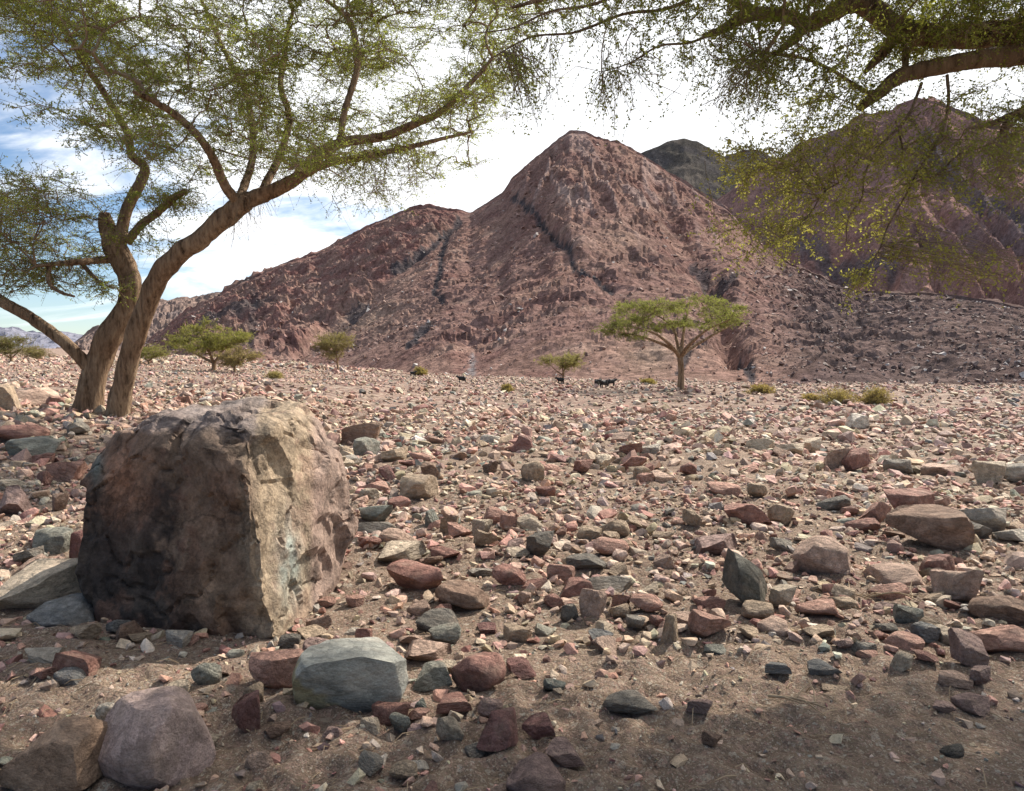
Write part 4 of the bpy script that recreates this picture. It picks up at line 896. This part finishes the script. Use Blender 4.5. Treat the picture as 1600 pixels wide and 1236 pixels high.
def right_tree_build():
    rs = np.random.default_rng(33)
    tx, ty = 5.6, 5.9; gz0 = float(ground_z(tx, ty)); root = empty('acacia_tree', (tx, ty, gz0))
    tag(root, 'overhanging acacia with thick crooked limbs and drooping branches', 'tree')
    lim = []
    def px(l): return [at(u, v, Yy) for (u, v, Yy) in l]
    def add(nm, pts, w, seed, knot=0.14):
        C, R, o = limb(nm, root, pts, [q * (0.8 if nm == 'limb' else 1) for q in w], seed, 16, knot); lim.append((C, R)); return C
    top = at(1790, 60, 5.5); top2 = top + np.array([0.1, 0.1, 0.25])
    add('trunk', [np.array([tx + 0.1, ty, gz0 - 0.25]), np.array([tx, ty, gz0 + 0.5]), np.array([tx - 0.1, ty - 0.1, 1.6]), np.array([tx - 0.45, ty - 0.2, 2.7]), top2], [0.36, 0.29, 0.25, 0.22, 0.19], 51, 0.2)
    add('limb', [top] + px([(1680, 72, 5.3), (1600, 86, 5.2), (1520, 94, 5.1), (1450, 108, 5.05), (1400, 122, 5.0), (1370, 148, 4.95), (1345, 166, 4.9)]), [0.15, 0.105, 0.09, 0.075, 0.068, 0.062, 0.05, 0.034], 52)
    add('limb', [top2] + px([(1690, 30, 5.6), (1600, 48, 5.45), (1520, 56, 5.35), (1450, 54, 5.3), (1400, 44, 5.25), (1365, 18, 5.2), (1340, -8, 5.2), (1330, -60, 5.3)]), [0.16, 0.14, 0.12, 0.11, 0.10, 0.095, 0.09, 0.08, 0.06], 53)
    add('limb', px([(1345, 2, 5.2), (1322, 8, 5.15), (1290, 26, 5.1), (1262, 38, 5.05), (1235, 27, 5.0), (1195, 22, 4.95), (1160, 28, 4.9), (1128, 46, 4.85), (1100, 56, 4.8)]), [0.085, 0.075, 0.065, 0.06, 0.055, 0.055, 0.045, 0.035, 0.02], 54)
    add('limb', px([(1262, 36, 5.05), (1240, 62, 4.95), (1212, 84, 4.85)]), [0.05, 0.04, 0.018], 55)
    add('limb', px([(1405, 52, 5.25), (1375, 88, 5.1), (1352, 112, 5.0)]), [0.05, 0.042, 0.02], 56)
    add('limb', px([(1414, 72, 5.2), (1415, 95, 5.1), (1417, 118, 5.02)]), [0.03, 0.028, 0.02], 57)
    add('limb', px([(1190, 22, 4.95), (1150, 4, 4.9), (1110, -15, 4.8), (1000, -30, 4.6), (880, -8, 4.4), (800, 12, 4.3)]), [0.04, 0.034, 0.03, 0.025, 0.02, 0.010], 58)
    add('limb', px([(1480, 118, 5.05), (1482, 160, 4.9), (1473, 205, 4.8), (1455, 238, 4.72), (1437, 262, 4.7), (1418, 300, 4.62), (1388, 352, 4.6), (1376, 385, 4.55), (1358, 418, 4.55)]), [0.014, 0.012, 0.010, 0.009, 0.008, 0.007, 0.006, 0.005, 0.003], 59)
    add('limb', px([(1700, 130, 5.4), (1640, 155, 5.3), (1600, 172, 5.25), (1560, 188, 5.2), (1530, 198, 5.15)]), [0.05, 0.04, 0.034, 0.026, 0.015], 60)
    add('limb', px([(1575, 184, 5.2), (1568, 205, 5.2), (1570, 224, 5.2)]), [0.028, 0.03, 0.014], 61)
    add('limb', px([(1440, 160 - 30, 5.0), (1418, 182, 4.8), (1380, 222, 4.7), (1352, 238, 4.62), (1318, 280, 4.55), (1288, 300, 4.5), (1262, 338, 4.45), (1222, 372, 4.4)]), [0.013, 0.011, 0.009, 0.008, 0.007, 0.006, 0.005, 0.003], 62)
    add('limb', px([(1400, 190, 4.75), (1410, 235, 4.7), (1402, 262, 4.68), (1418, 230, 4.66), (1440, 215, 4.62)]), [0.008, 0.007, 0.007, 0.005, 0.003], 67)
    add('limb', px([(1375, 225, 4.7), (1352, 270, 4.6), (1346, 310, 4.55), (1326, 340, 4.5), (1322, 380, 4.5)]), [0.008, 0.007, 0.006, 0.005, 0.003], 68)
    add('limb', px([(1600, 178, 5.2), (1545, 225, 4.9), (1500, 240, 4.8), (1460, 275, 4.7), (1400, 290, 4.6)]), [0.010, 0.009, 0.007, 0.006, 0.003], 69)
    add('limb', px([(1110, -15, 4.8), (1040, 14, 4.7), (975, 22, 4.6), (900, 50, 4.5), (830, 58, 4.4), (765, 92, 4.3)]), [0.016, 0.013, 0.011, 0.009, 0.007, 0.003], 70)
    add('limb', px([(1130, 44, 4.85), (1080, 66, 4.75), (1030, 72, 4.65), (985, 98, 4.6), (940, 112, 4.5)]), [0.012, 0.010, 0.008, 0.006, 0.003], 71)
    add('limb', px([(1000, -28, 4.6), (930, 6, 4.5), (860, 18, 4.4), (800, 44, 4.3), (740, 52, 4.2)]), [0.014, 0.011, 0.009, 0.006, 0.003], 72)
    add('limb', px([(1395, 122, 5.0), (1360, 145, 4.8), (1300, 110, 4.6), (1250, 90, 4.5), (1180, 80, 4.4)]), [0.02, 0.016, 0.013, 0.010, 0.006], 63)
    add('limb', px([(1620, 60, 5.3), (1660, -60, 5.4), (1640, -200, 5.2), (1500, -320, 5.0), (1300, -400, 4.6)]), [0.09, 0.08, 0.07, 0.05, 0.02], 64)
    add('limb', [top2, top2 + np.array([0.6, -0.7, 0.8]), top2 + np.array([0.7, -2.0, 1.5]), top2 + np.array([0.1, -3.4, 1.9])], [0.15, 0.12, 0.08, 0.03], 65)
    add('limb', [top2, top2 + np.array([0.5, 0.5, 0.8]), top2 + np.array([1.6, 1.0, 1.5]), top2 + np.array([2.8, 0.7, 1.8])], [0.15, 0.11, 0.07, 0.03], 66)
    skel = np.vstack([c[0] for c in lim[1:]])
    LC = ((0.165, 0.195, 0.055), (0.29, 0.30, 0.085)); LC_LIT = ((0.25, 0.25, 0.075), (0.36, 0.34, 0.11))  # second leaf tint is lightened to paint sunlight onto the hanging sprays
    g = []
    def part(poly, Y, depth, ncl, per, r, spn, sl, ln, droop, frac, lc=LC, flat=0.45, ll=0.021, lw=0.0062, tip=0.0013):
        A = clump_points(poly, Y, depth, ncl, per, r, rs, flat); P, R = grow(skel, A, rs, droop * 0.5, 0.0019); g.append((P, R, sprays(P, spn, sl, ln, ll, lw, rs, tip, droop, 0.1, frac, lc)))
    part([(740, -70), (1080, -70), (1080, 20), (1040, 60), (960, 60), (880, 75), (790, 70), (745, 40)], 4.5, 0.7, 17, 8, 0.16, 5, 0.20, 13, 0.2, 0.7)
    part([(1050, -60), (1340, -60), (1330, 60), (1250, 130), (1120, 130), (1080, 70)], 4.8, 0.7, 24, 8, 0.15, 5, 0.2, 14, 0.15, 0.8)
    part([(1340, -60), (1700, -60), (1700, 90), (1450, 90), (1380, 80)], 5.4, 0.8, 42, 8, 0.15, 6, 0.2, 14, 0.15, 0.85)
    part([(1130, 90), (1340, 60), (1400, 120), (1330, 190), (1200, 175), (1150, 150)], 4.7, 0.5, 13, 8, 0.14, 5, 0.2, 14, 0.15, 0.8)
    part([(1400, 120), (1700, 100), (1700, 260), (1580, 270), (1480, 250), (1420, 190)], 5.0, 0.7, 26, 7, 0.11, 5, 0.2, 9, 0.4, 0.8)
    part([(1180, 215), (1300, 190), (1420, 190), (1440, 290), (1380, 360), (1330, 400), (1240, 400), (1160, 380), (1100, 330), (1120, 270)], 4.5, 0.5, 19, 8, 0.15, 5, 0.22, 15, 0.25, 0.95, LC_LIT)
    part([(1440, 200), (1620, 250), (1560, 310), (1460, 310), (1420, 270)], 4.8, 0.4, 12, 6, 0.09, 5, 0.2, 8, 0.4, 0.7)
    part([(1480, 425), (1610, 395), (1660, 440), (1600, 458), (1500, 450)], 4.2, 0.25, 6, 6, 0.07, 5, 0.16, 9, 0.3, 0.85, LC_LIT)
    part([(1320, 420), (1350, 420), (1350, 480), (1330, 500)], 4.5, 0.1, 2, 5, 0.05, 5, 0.14, 9, 0.4, 0.9, LC_LIT)
    part([(770, 60), (900, 70), (870, 190), (800, 200)], 4.3, 0.35, 9, 5, 0.07, 4, 0.2, 9, 0.8, 0.7)
    part([(920, 70), (1050, 60), (1010, 130), (960, 190)], 4.5, 0.35, 7, 5, 0.07, 4, 0.2, 8, 0.8, 0.6)
    part([(1100, 130), (1180, 120), (1150, 200), (1080, 190)], 4.6, 0.3, 5, 5, 0.07, 4, 0.2, 8, 0.5, 0.6)
    # the crown goes on above and to the right of the picture
    part([(900, -420), (1700, -520), (2500, -300), (2600, 60), (1800, 40), (1500, -80), (900, -90)], 5.6, 2.0, 64, 8, 0.28, 5, 0.34, 9, 0.2, 0.95, LC, 0.5, 0.034, 0.009, 0.002)
    A = np.vstack([(lambda yy: np.array([rs.uniform(0.9, 7.5), yy, 1.75 + 0.5 * yy + rs.uniform(0, 0.7)]))(rs.uniform(3.5, 7.6)) + rs.normal(0, 1, (8, 3)) * np.array([.3, .3, .10]) for _ in range(120)])
    c_ = A.reshape(-1, 8, 3).mean(1); lit = np.hypot((c_[:, 0] - 4.1) / 1.35, (c_[:, 1] - 6.4) / 0.75) > 1; A = A.reshape(-1, 8, 3)[lit].reshape(-1, 3)
    P, R = grow(skel, A, rs, 0, 0.003); g.append((P, R, sprays(P, 8, 0.32, 9, 0.045, 0.013, rs, 0.002, 0.1, 0.3, 0.95, LC)))
    crown(root, g, rs, 0.0016)
right_tree_build()

def small_acacia(base_px, crown_poly, stems, label, seed, ncl, depth, Ymax=400, leaf=0.055, col=((0.14, 0.15, 0.04), (0.24, 0.23, 0.065)), fork=None, tw=14, per=9, spn=7, name='acacia_tree', group=None):
    rs = np.random.default_rng(seed); b = hit(*base_px, Ymax); Y = b[1]; m = Y / FPX
    b = at(base_px[0], base_px[1], Y); gz0 = float(ground_z(b[0], Y, False)); b[2] = gz0
    root = empty(name, tuple(b)); tag(root, label, 'tree', group)
    def px(l, dy=0): return [at(u, v, Y + dy * i / max(1, len(l) - 1)) for i, (u, v) in enumerate(l)]
    sk = []
    fk = fork or (base_px[0], base_px[1] - 30)
    C, R, o = limb('trunk', root, [b - np.array([0, 0, 0.15])] + px([base_px, ((base_px[0] + fk[0]) / 2 + 1, (base_px[1] + fk[1]) / 2), fk]), [tw * m * 0.62, tw * m * 0.5, tw * m * 0.42, tw * m * 0.42], seed, 10)
    for i, st in enumerate(stems):
        dy = depth * 0.8 * math.sin(i * 2.4 + seed)
        C, R, o = limb('limb', root, px([fk] + list(st), dy), np.linspace(tw * m * 0.34, tw * m * 0.08, len(st) + 1), seed + i, 8); sk.append(C)
    A = clump_points(crown_poly, Y, depth, ncl, per, 7 * m, rs, 0.35)
    P, R = grow(np.vstack(sk), A, rs, 0, 0.16 * m); wpx = leaf
    sp = sprays(P, spn, 9 * m, 10, wpx, wpx * 0.3, rs, 0.11 * m, 0.0, 0.5, 0.85, col)
    crown(root, [(P, R, sp)], rs, 0)
    return root
small_acacia((1064, 609), [(952, 478), (1005, 468), (1070, 472), (1095, 463), (1150, 472), (1192, 490), (1160, 508), (1100, 514), (1050, 510), (1010, 528), (960, 532), (928, 522), (962, 500)],
             [[(1048, 540), (1025, 522), (985, 508)], [(1058, 535), (1050, 510), (1020, 488)], [(1066, 535), (1070, 505), (1075, 485)], [(1076, 540), (1105, 515), (1140, 500)], [(1078, 545), (1120, 520), (1168, 496)], [(1050, 545), (1010, 528), (965, 518)]],
             'flat-topped umbrella acacia standing alone at the mountain foot', 61, 88, 3.4, fork=(1063, 558), tw=11, col=((0.15, 0.17, 0.055), (0.25, 0.265, 0.095)))
small_acacia((878, 599), [(848, 562), (872, 552), (900, 555), (908, 566), (890, 574), (860, 572)], [[(870, 580), (858, 568)], [(882, 578), (895, 565)], [(879, 575), (876, 562)]], 'small low acacia near the grazing goats', 62, 16, 1.2, fork=(880, 586), tw=4, leaf=0.07, col=((0.2, 0.19, 0.08), (0.31, 0.29, 0.13)))
small_acacia((527, 582), [(497, 535), (512, 526), (540, 525), (553, 535), (548, 550), (520, 556), (500, 550)], [[(518, 560), (508, 545)], [(530, 558), (540, 540)], [(526, 556), (524, 538)]], 'slender round-topped acacia against the left slope', 63, 26, 1.6, fork=(527, 567), tw=4, leaf=0.085, col=((0.195, 0.175, 0.080), (0.286, 0.250, 0.112)))
small_acacia((333, 580), [(262, 530), (290, 508), (320, 500), (350, 515), (382, 520), (385, 532), (350, 545), (310, 550), (275, 548)], [[(320, 560), (300, 550), (280, 538)], [(330, 558), (320, 535), (312, 520)], [(338, 562), (350, 545), (370, 528)], [(325, 562), (295, 548)]], 'green spreading acacia to the right of the tall twin trunk', 64, 52, 3.0, fork=(334, 567), tw=8, leaf=0.085, col=((0.169, 0.188, 0.056), (0.299, 0.288, 0.096)))
small_acacia((366, 582), [(345, 552), (365, 542), (390, 546), (400, 560), (380, 570), (350, 568)], [[(360, 570), (352, 560)], [(370, 568), (385, 556)]], 'pale straggly acacia touching the green spreading one', 65, 18, 1.4, fork=(366, 575), tw=4, leaf=0.085, col=((0.221, 0.188, 0.096), (0.325, 0.263, 0.144)))
small_acacia((232, 570), [(215, 548), (232, 541), (255, 546), (258, 554), (235, 558), (217, 556)], [[(226, 560), (222, 552)], [(238, 560), (248, 551)]], 'low bushy acacia just right of the tall twin trunk', 66, 14, 1.6, fork=(232, 564), tw=4, leaf=0.095, col=((0.169, 0.188, 0.056), (0.286, 0.275, 0.096)))
small_acacia((17, 566), [(-20, 540), (5, 528), (30, 528), (45, 542), (40, 550), (10, 552), (-15, 552)], [[(10, 556), (0, 545)], [(22, 556), (35, 544)], [(17, 555), (16, 540)]], 'dark spreading acacia beyond the stony left bank', 67, 28, 2.2, fork=(17, 559), tw=5, leaf=0.095, col=((0.117, 0.125, 0.048), (0.221, 0.213, 0.080)))
small_acacia((56, 563), [(36, 548), (50, 541), (68, 546), (72, 554), (55, 557), (38, 556)], [[(50, 556), (44, 550)], [(60, 556), (66, 550)]], 'small bushy acacia next to the dark spreading acacia', 68, 12, 1.4, fork=(56, 559), tw=3, leaf=0.095, col=((0.182, 0.175, 0.080), (0.286, 0.250, 0.112)))

# ------------------------------------------------------------------ shrubs
def shrub(cx, by, w, h, label, seed, col=((0.24, 0.195, 0.08), (0.37, 0.30, 0.13)), group=None):
    rs = np.random.default_rng(seed); p = hit(cx, by); Y = p[1]; m = Y / FPX; p = at(cx, by, Y); p[2] = float(ground_z(p[0], Y))
    root = empty('shrub', tuple(p)); tag(root, label, 'shrub', group)
    n = 170; a = rs.uniform(0, 6.283, n); el = rs.uniform(0.2, 1.5, n); ln = rs.uniform(0.55, 1.0, n)
    s = np.stack([rs.normal(0, w * m * 0.12, n), rs.normal(0, w * m * 0.12, n), np.full(n, -0.03)], -1)
    e = s + np.stack([np.cos(a) * np.cos(el) * w * m * 0.52, np.sin(a) * np.cos(el) * w * m * 0.52, np.sin(el) * h * m], -1) * ln[:, None]
    mid = (s + e) / 2 + rs.normal(0, 0.05 * w * m, (n, 3)); mid[:, 2] = np.abs(mid[:, 2])
    e[:, 2] = np.abs(e[:, 2]); P = np.stack([s, mid, e], 1); R = np.tile([[1, .8, .4]], (n, 1)) * 0.22 * m
    sp = sprays(P, 8, h * m * 0.3, 5, 2.2 * m, 0.5 * m, rs, 0.12 * m, -0.1, 0, 0.9, col)
    V, F = tubes(P, R, 3); V2, F2 = tubes(sp[0], sp[1], 3)
    c = obj('foliage', mesh('foliage', sp[2], sp[3], sp[4]), M['leaf'], root); c['kind'] = 'stuff'
    t = obj('stems', mesh('stems', np.vstack([V, V2]), np.vstack([F, F2 + len(V)])), M['drytwig'], root); t['kind'] = 'stuff'
shrub(1308, 631, 62, 28, 'broad yellow olive dry bush, larger of the two by the scree fan', 71)
shrub(1369, 631, 48, 29, 'rounded yellow green dry bush right of the broad one', 72)
shrub(1266, 626, 34, 12, 'low straw coloured tuft left of the broad dry bush', 73, ((0.26, 0.2, 0.1), (0.38, 0.3, 0.15)))
shrub(1188, 615, 40, 16, 'straw coloured low bush at the foot of the dark rock dyke', 74, ((0.26, 0.2, 0.09), (0.36, 0.29, 0.13)))
shrub(792, 613, 18, 13, 'small rounded olive bush out on the stony plain', 75)
shrub(656, 586, 22, 12, 'pale olive bush at the mountain foot near a goat', 76)
shrub(1012, 600, 24, 9, 'tiny dry tuft left of the umbrella acacia', 77)
shrub(430, 592, 26, 12, 'faded dry tuft on the plain under the left ridge', 78, ((0.26, 0.22, 0.11), (0.36, 0.3, 0.15)))

# ------------------------------------------------------------------ goats
def goat_mesh():
    J = {'hip': ((-0.30, 0, 0.52), .15), 'back': ((0, 0, 0.50), .17), 'chest': ((0.27, 0, 0.51), .155), 'neck': ((0.42, 0, 0.64), .085), 'head': ((0.53, 0, 0.76), .068), 'nose': ((0.68, 0, 0.68), .038), 'rump': ((-0.37, 0, 0.58), .08), 'tail': ((-0.43, 0, 0.66), .02)}
    E = [('hip', 'back'), ('back', 'chest'), ('chest', 'neck'), ('neck', 'head'), ('head', 'nose'), ('hip', 'rump'), ('rump', 'tail')]
    for s, sy in (('l', 1), ('r', -1)):
        J['fs' + s] = ((0.25, .09 * sy, 0.45), .055); J['fk' + s] = ((0.27, .09 * sy, 0.25), .036); J['ff' + s] = ((0.25, .09 * sy, 0.02), .022)
        J['hs' + s] = ((-0.27, .09 * sy, 0.46), .07); J['hh' + s] = ((-0.36, .09 * sy, 0.24), .038); J['hf' + s] = ((-0.32, .09 * sy, 0.02), .022)
        J['ear' + s] = ((0.49, .12 * sy, 0.75), .018)
        E += [('chest', 'fs' + s), ('fs' + s, 'fk' + s), ('fk' + s, 'ff' + s), ('hip', 'hs' + s), ('hs' + s, 'hh' + s), ('hh' + s, 'hf' + s), ('head', 'ear' + s)]
    names = list(J); me = bpy.data.meshes.new('goat'); me.from_pydata([J[n][0] for n in names], [(names.index(a), names.index(b)) for a, b in E], [])
    o = bpy.data.objects.new('goat_source', me); COL.objects.link(o); md = o.modifiers.new('skin', 'SKIN')
    for i, n in enumerate(names):
        sv = me.skin_vertices[0].data[i]; rr_ = J[n][1] * (1.35 if J[n][1] > 0.1 else 1.4); sv.radius = (rr_, rr_); sv.use_root = n == 'back'
    o.modifiers.new('sub', 'SUBSURF').levels = 2
    dg = bpy.context.evaluated_depsgraph_get(); res = bpy.data.meshes.new_from_object(o.evaluated_get(dg)); bpy.data.objects.remove(o)
    for p in res.polygons: p.use_smooth = True
    res.materials.clear(); res.materials.append(M['goat']); res.name = 'goat'; return res
def horn_mesh(sy):
    pts = np.array([[0.51, .03 * sy, 0.82], [0.48, .04 * sy, 0.92], [0.41, .06 * sy, 0.97], [0.34, .08 * sy, 0.96]])
    V, F = tubes(spline(pts, 8)[None], np.linspace(.017, .004, 8)[None], 6); me = mesh('horn', V, F, None, True); me.materials.append(M['horn']); return me
GM = goat_mesh(); HM = [horn_mesh(1), horn_mesh(-1)]
for u, v, wd, face, lab in ((645, 588, 10, 0, 'black goat farthest off, beside the pale olive bush'), (722, 599, 16, 180, 'black goat below the grey rock streak, standing alone'), (876, 600, 10, 180, 'black goat under the small low acacia'),
                            (934, 605, 11, 50, 'black goat turned towards the mountain in the group of three'), (943, 607, 12, 222, 'black goat turned towards the boulder in the group of three'), (955, 604, 15, 15, 'black goat seen side on in the group of three')):
    p = hit(u, v); Y = p[1]; p = at(u, v, Y); p[2] = float(ground_z(p[0], Y, False)); side = abs(math.cos(math.radians(face)))
    sc_ = np.clip(wd / FPX * Y / (1.07 * max(side, 0.45)), 0.6, 0.95)
    o = obj('goat', GM); o.location = p; o.scale = (sc_,) * 3; o.rotation_euler = (0, 0, math.radians(face)); tag(o, lab, 'goat', 'goats grazing at the mountain foot')
    for h_ in HM: c = bpy.data.objects.new('horn', h_); COL.objects.link(c); c.parent = o

# ------------------------------------------------------------------ litter under the overhanging tree
n = 900; y = rng.uniform(1.9, 5.2, n); x = rng.uniform(-0.72, 0.74, n) * y; a = rng.uniform(0, 6.283, n); ln = rng.uniform(0.02, 0.11, n)
z = ground_z(x, y) + 0.006; d = np.stack([np.cos(a), np.sin(a), np.zeros(n)], -1) * ln[:, None]; p = np.stack([x, y, z], -1); e = p + d; e[:, 2] = ground_z(e[:, 0], e[:, 1]) + 0.008
md = (p + e) / 2 + rng.normal(0, 0.006, (n, 3)); md[:, 2] = np.maximum(p[:, 2], e[:, 2]) + 0.004
V, F = tubes(np.stack([p, md, e], 1), np.tile([[1, .9, .6]], (n, 1)) * rng.uniform(0.0010, 0.0028, (n, 1)), 4)
o = obj('twig_litter', mesh('twig_litter', V, F), M['drytwig']); tag(o, 'bits of dry twig littering the sand under the tree', 'litter', None, 'stuff')
# ------------------------------------------------------------------ dry fallen twigs
def fallen(pxs, label, seed):
    rs = np.random.default_rng(seed); P = []
    c = hit(*pxs[len(pxs) // 2]); root = None
    pts = []
    for u, v in pxs: q = hit(u, v); q[2] = float(ground_z(q[0], q[1])) + 0.03 + 0.02 * rs.random(); pts.append(q)
    C = spline(pts, 12); base = C[0].copy()
    V, F = tubes((C - base)[None], np.linspace(0.008, 0.003, 12)[None], 5)
    side = []
    for k in (3, 5, 7, 9):
        d = rs.normal(0, 1, 3); d[2] = abs(d[2]) * 0.3; d = d / np.linalg.norm(d) * rs.uniform(0.1, 0.22); side.append(np.stack([C[k] - base, C[k] - base + d * 0.5 + rs.normal(0, .01, 3), C[k] - base + d]))
    V2, F2 = tubes(np.array(side), np.tile([[0.004, 0.003, 0.0015]], (4, 1)), 4)
    o = obj('dry_branch', mesh('dry_branch', np.vstack([V, V2]), np.vstack([F, F2 + len(V)]), None, True), M['drytwig'], None, tuple(base)); tag(o, label, 'branch')
fallen([(1296, 925), (1330, 938), (1362, 957)], 'thin dry branch lying below the rounded pink notched rock', 81)
fallen([(1350, 948), (1400, 950), (1440, 966)], 'straw coloured dry branch beneath the long tan pink wedge', 82)
fallen([(1200, 1105), (1245, 1120), (1290, 1142)], 'thin dark dry branch lying on the shaded sand', 83)
bpy.context.view_layer.update()
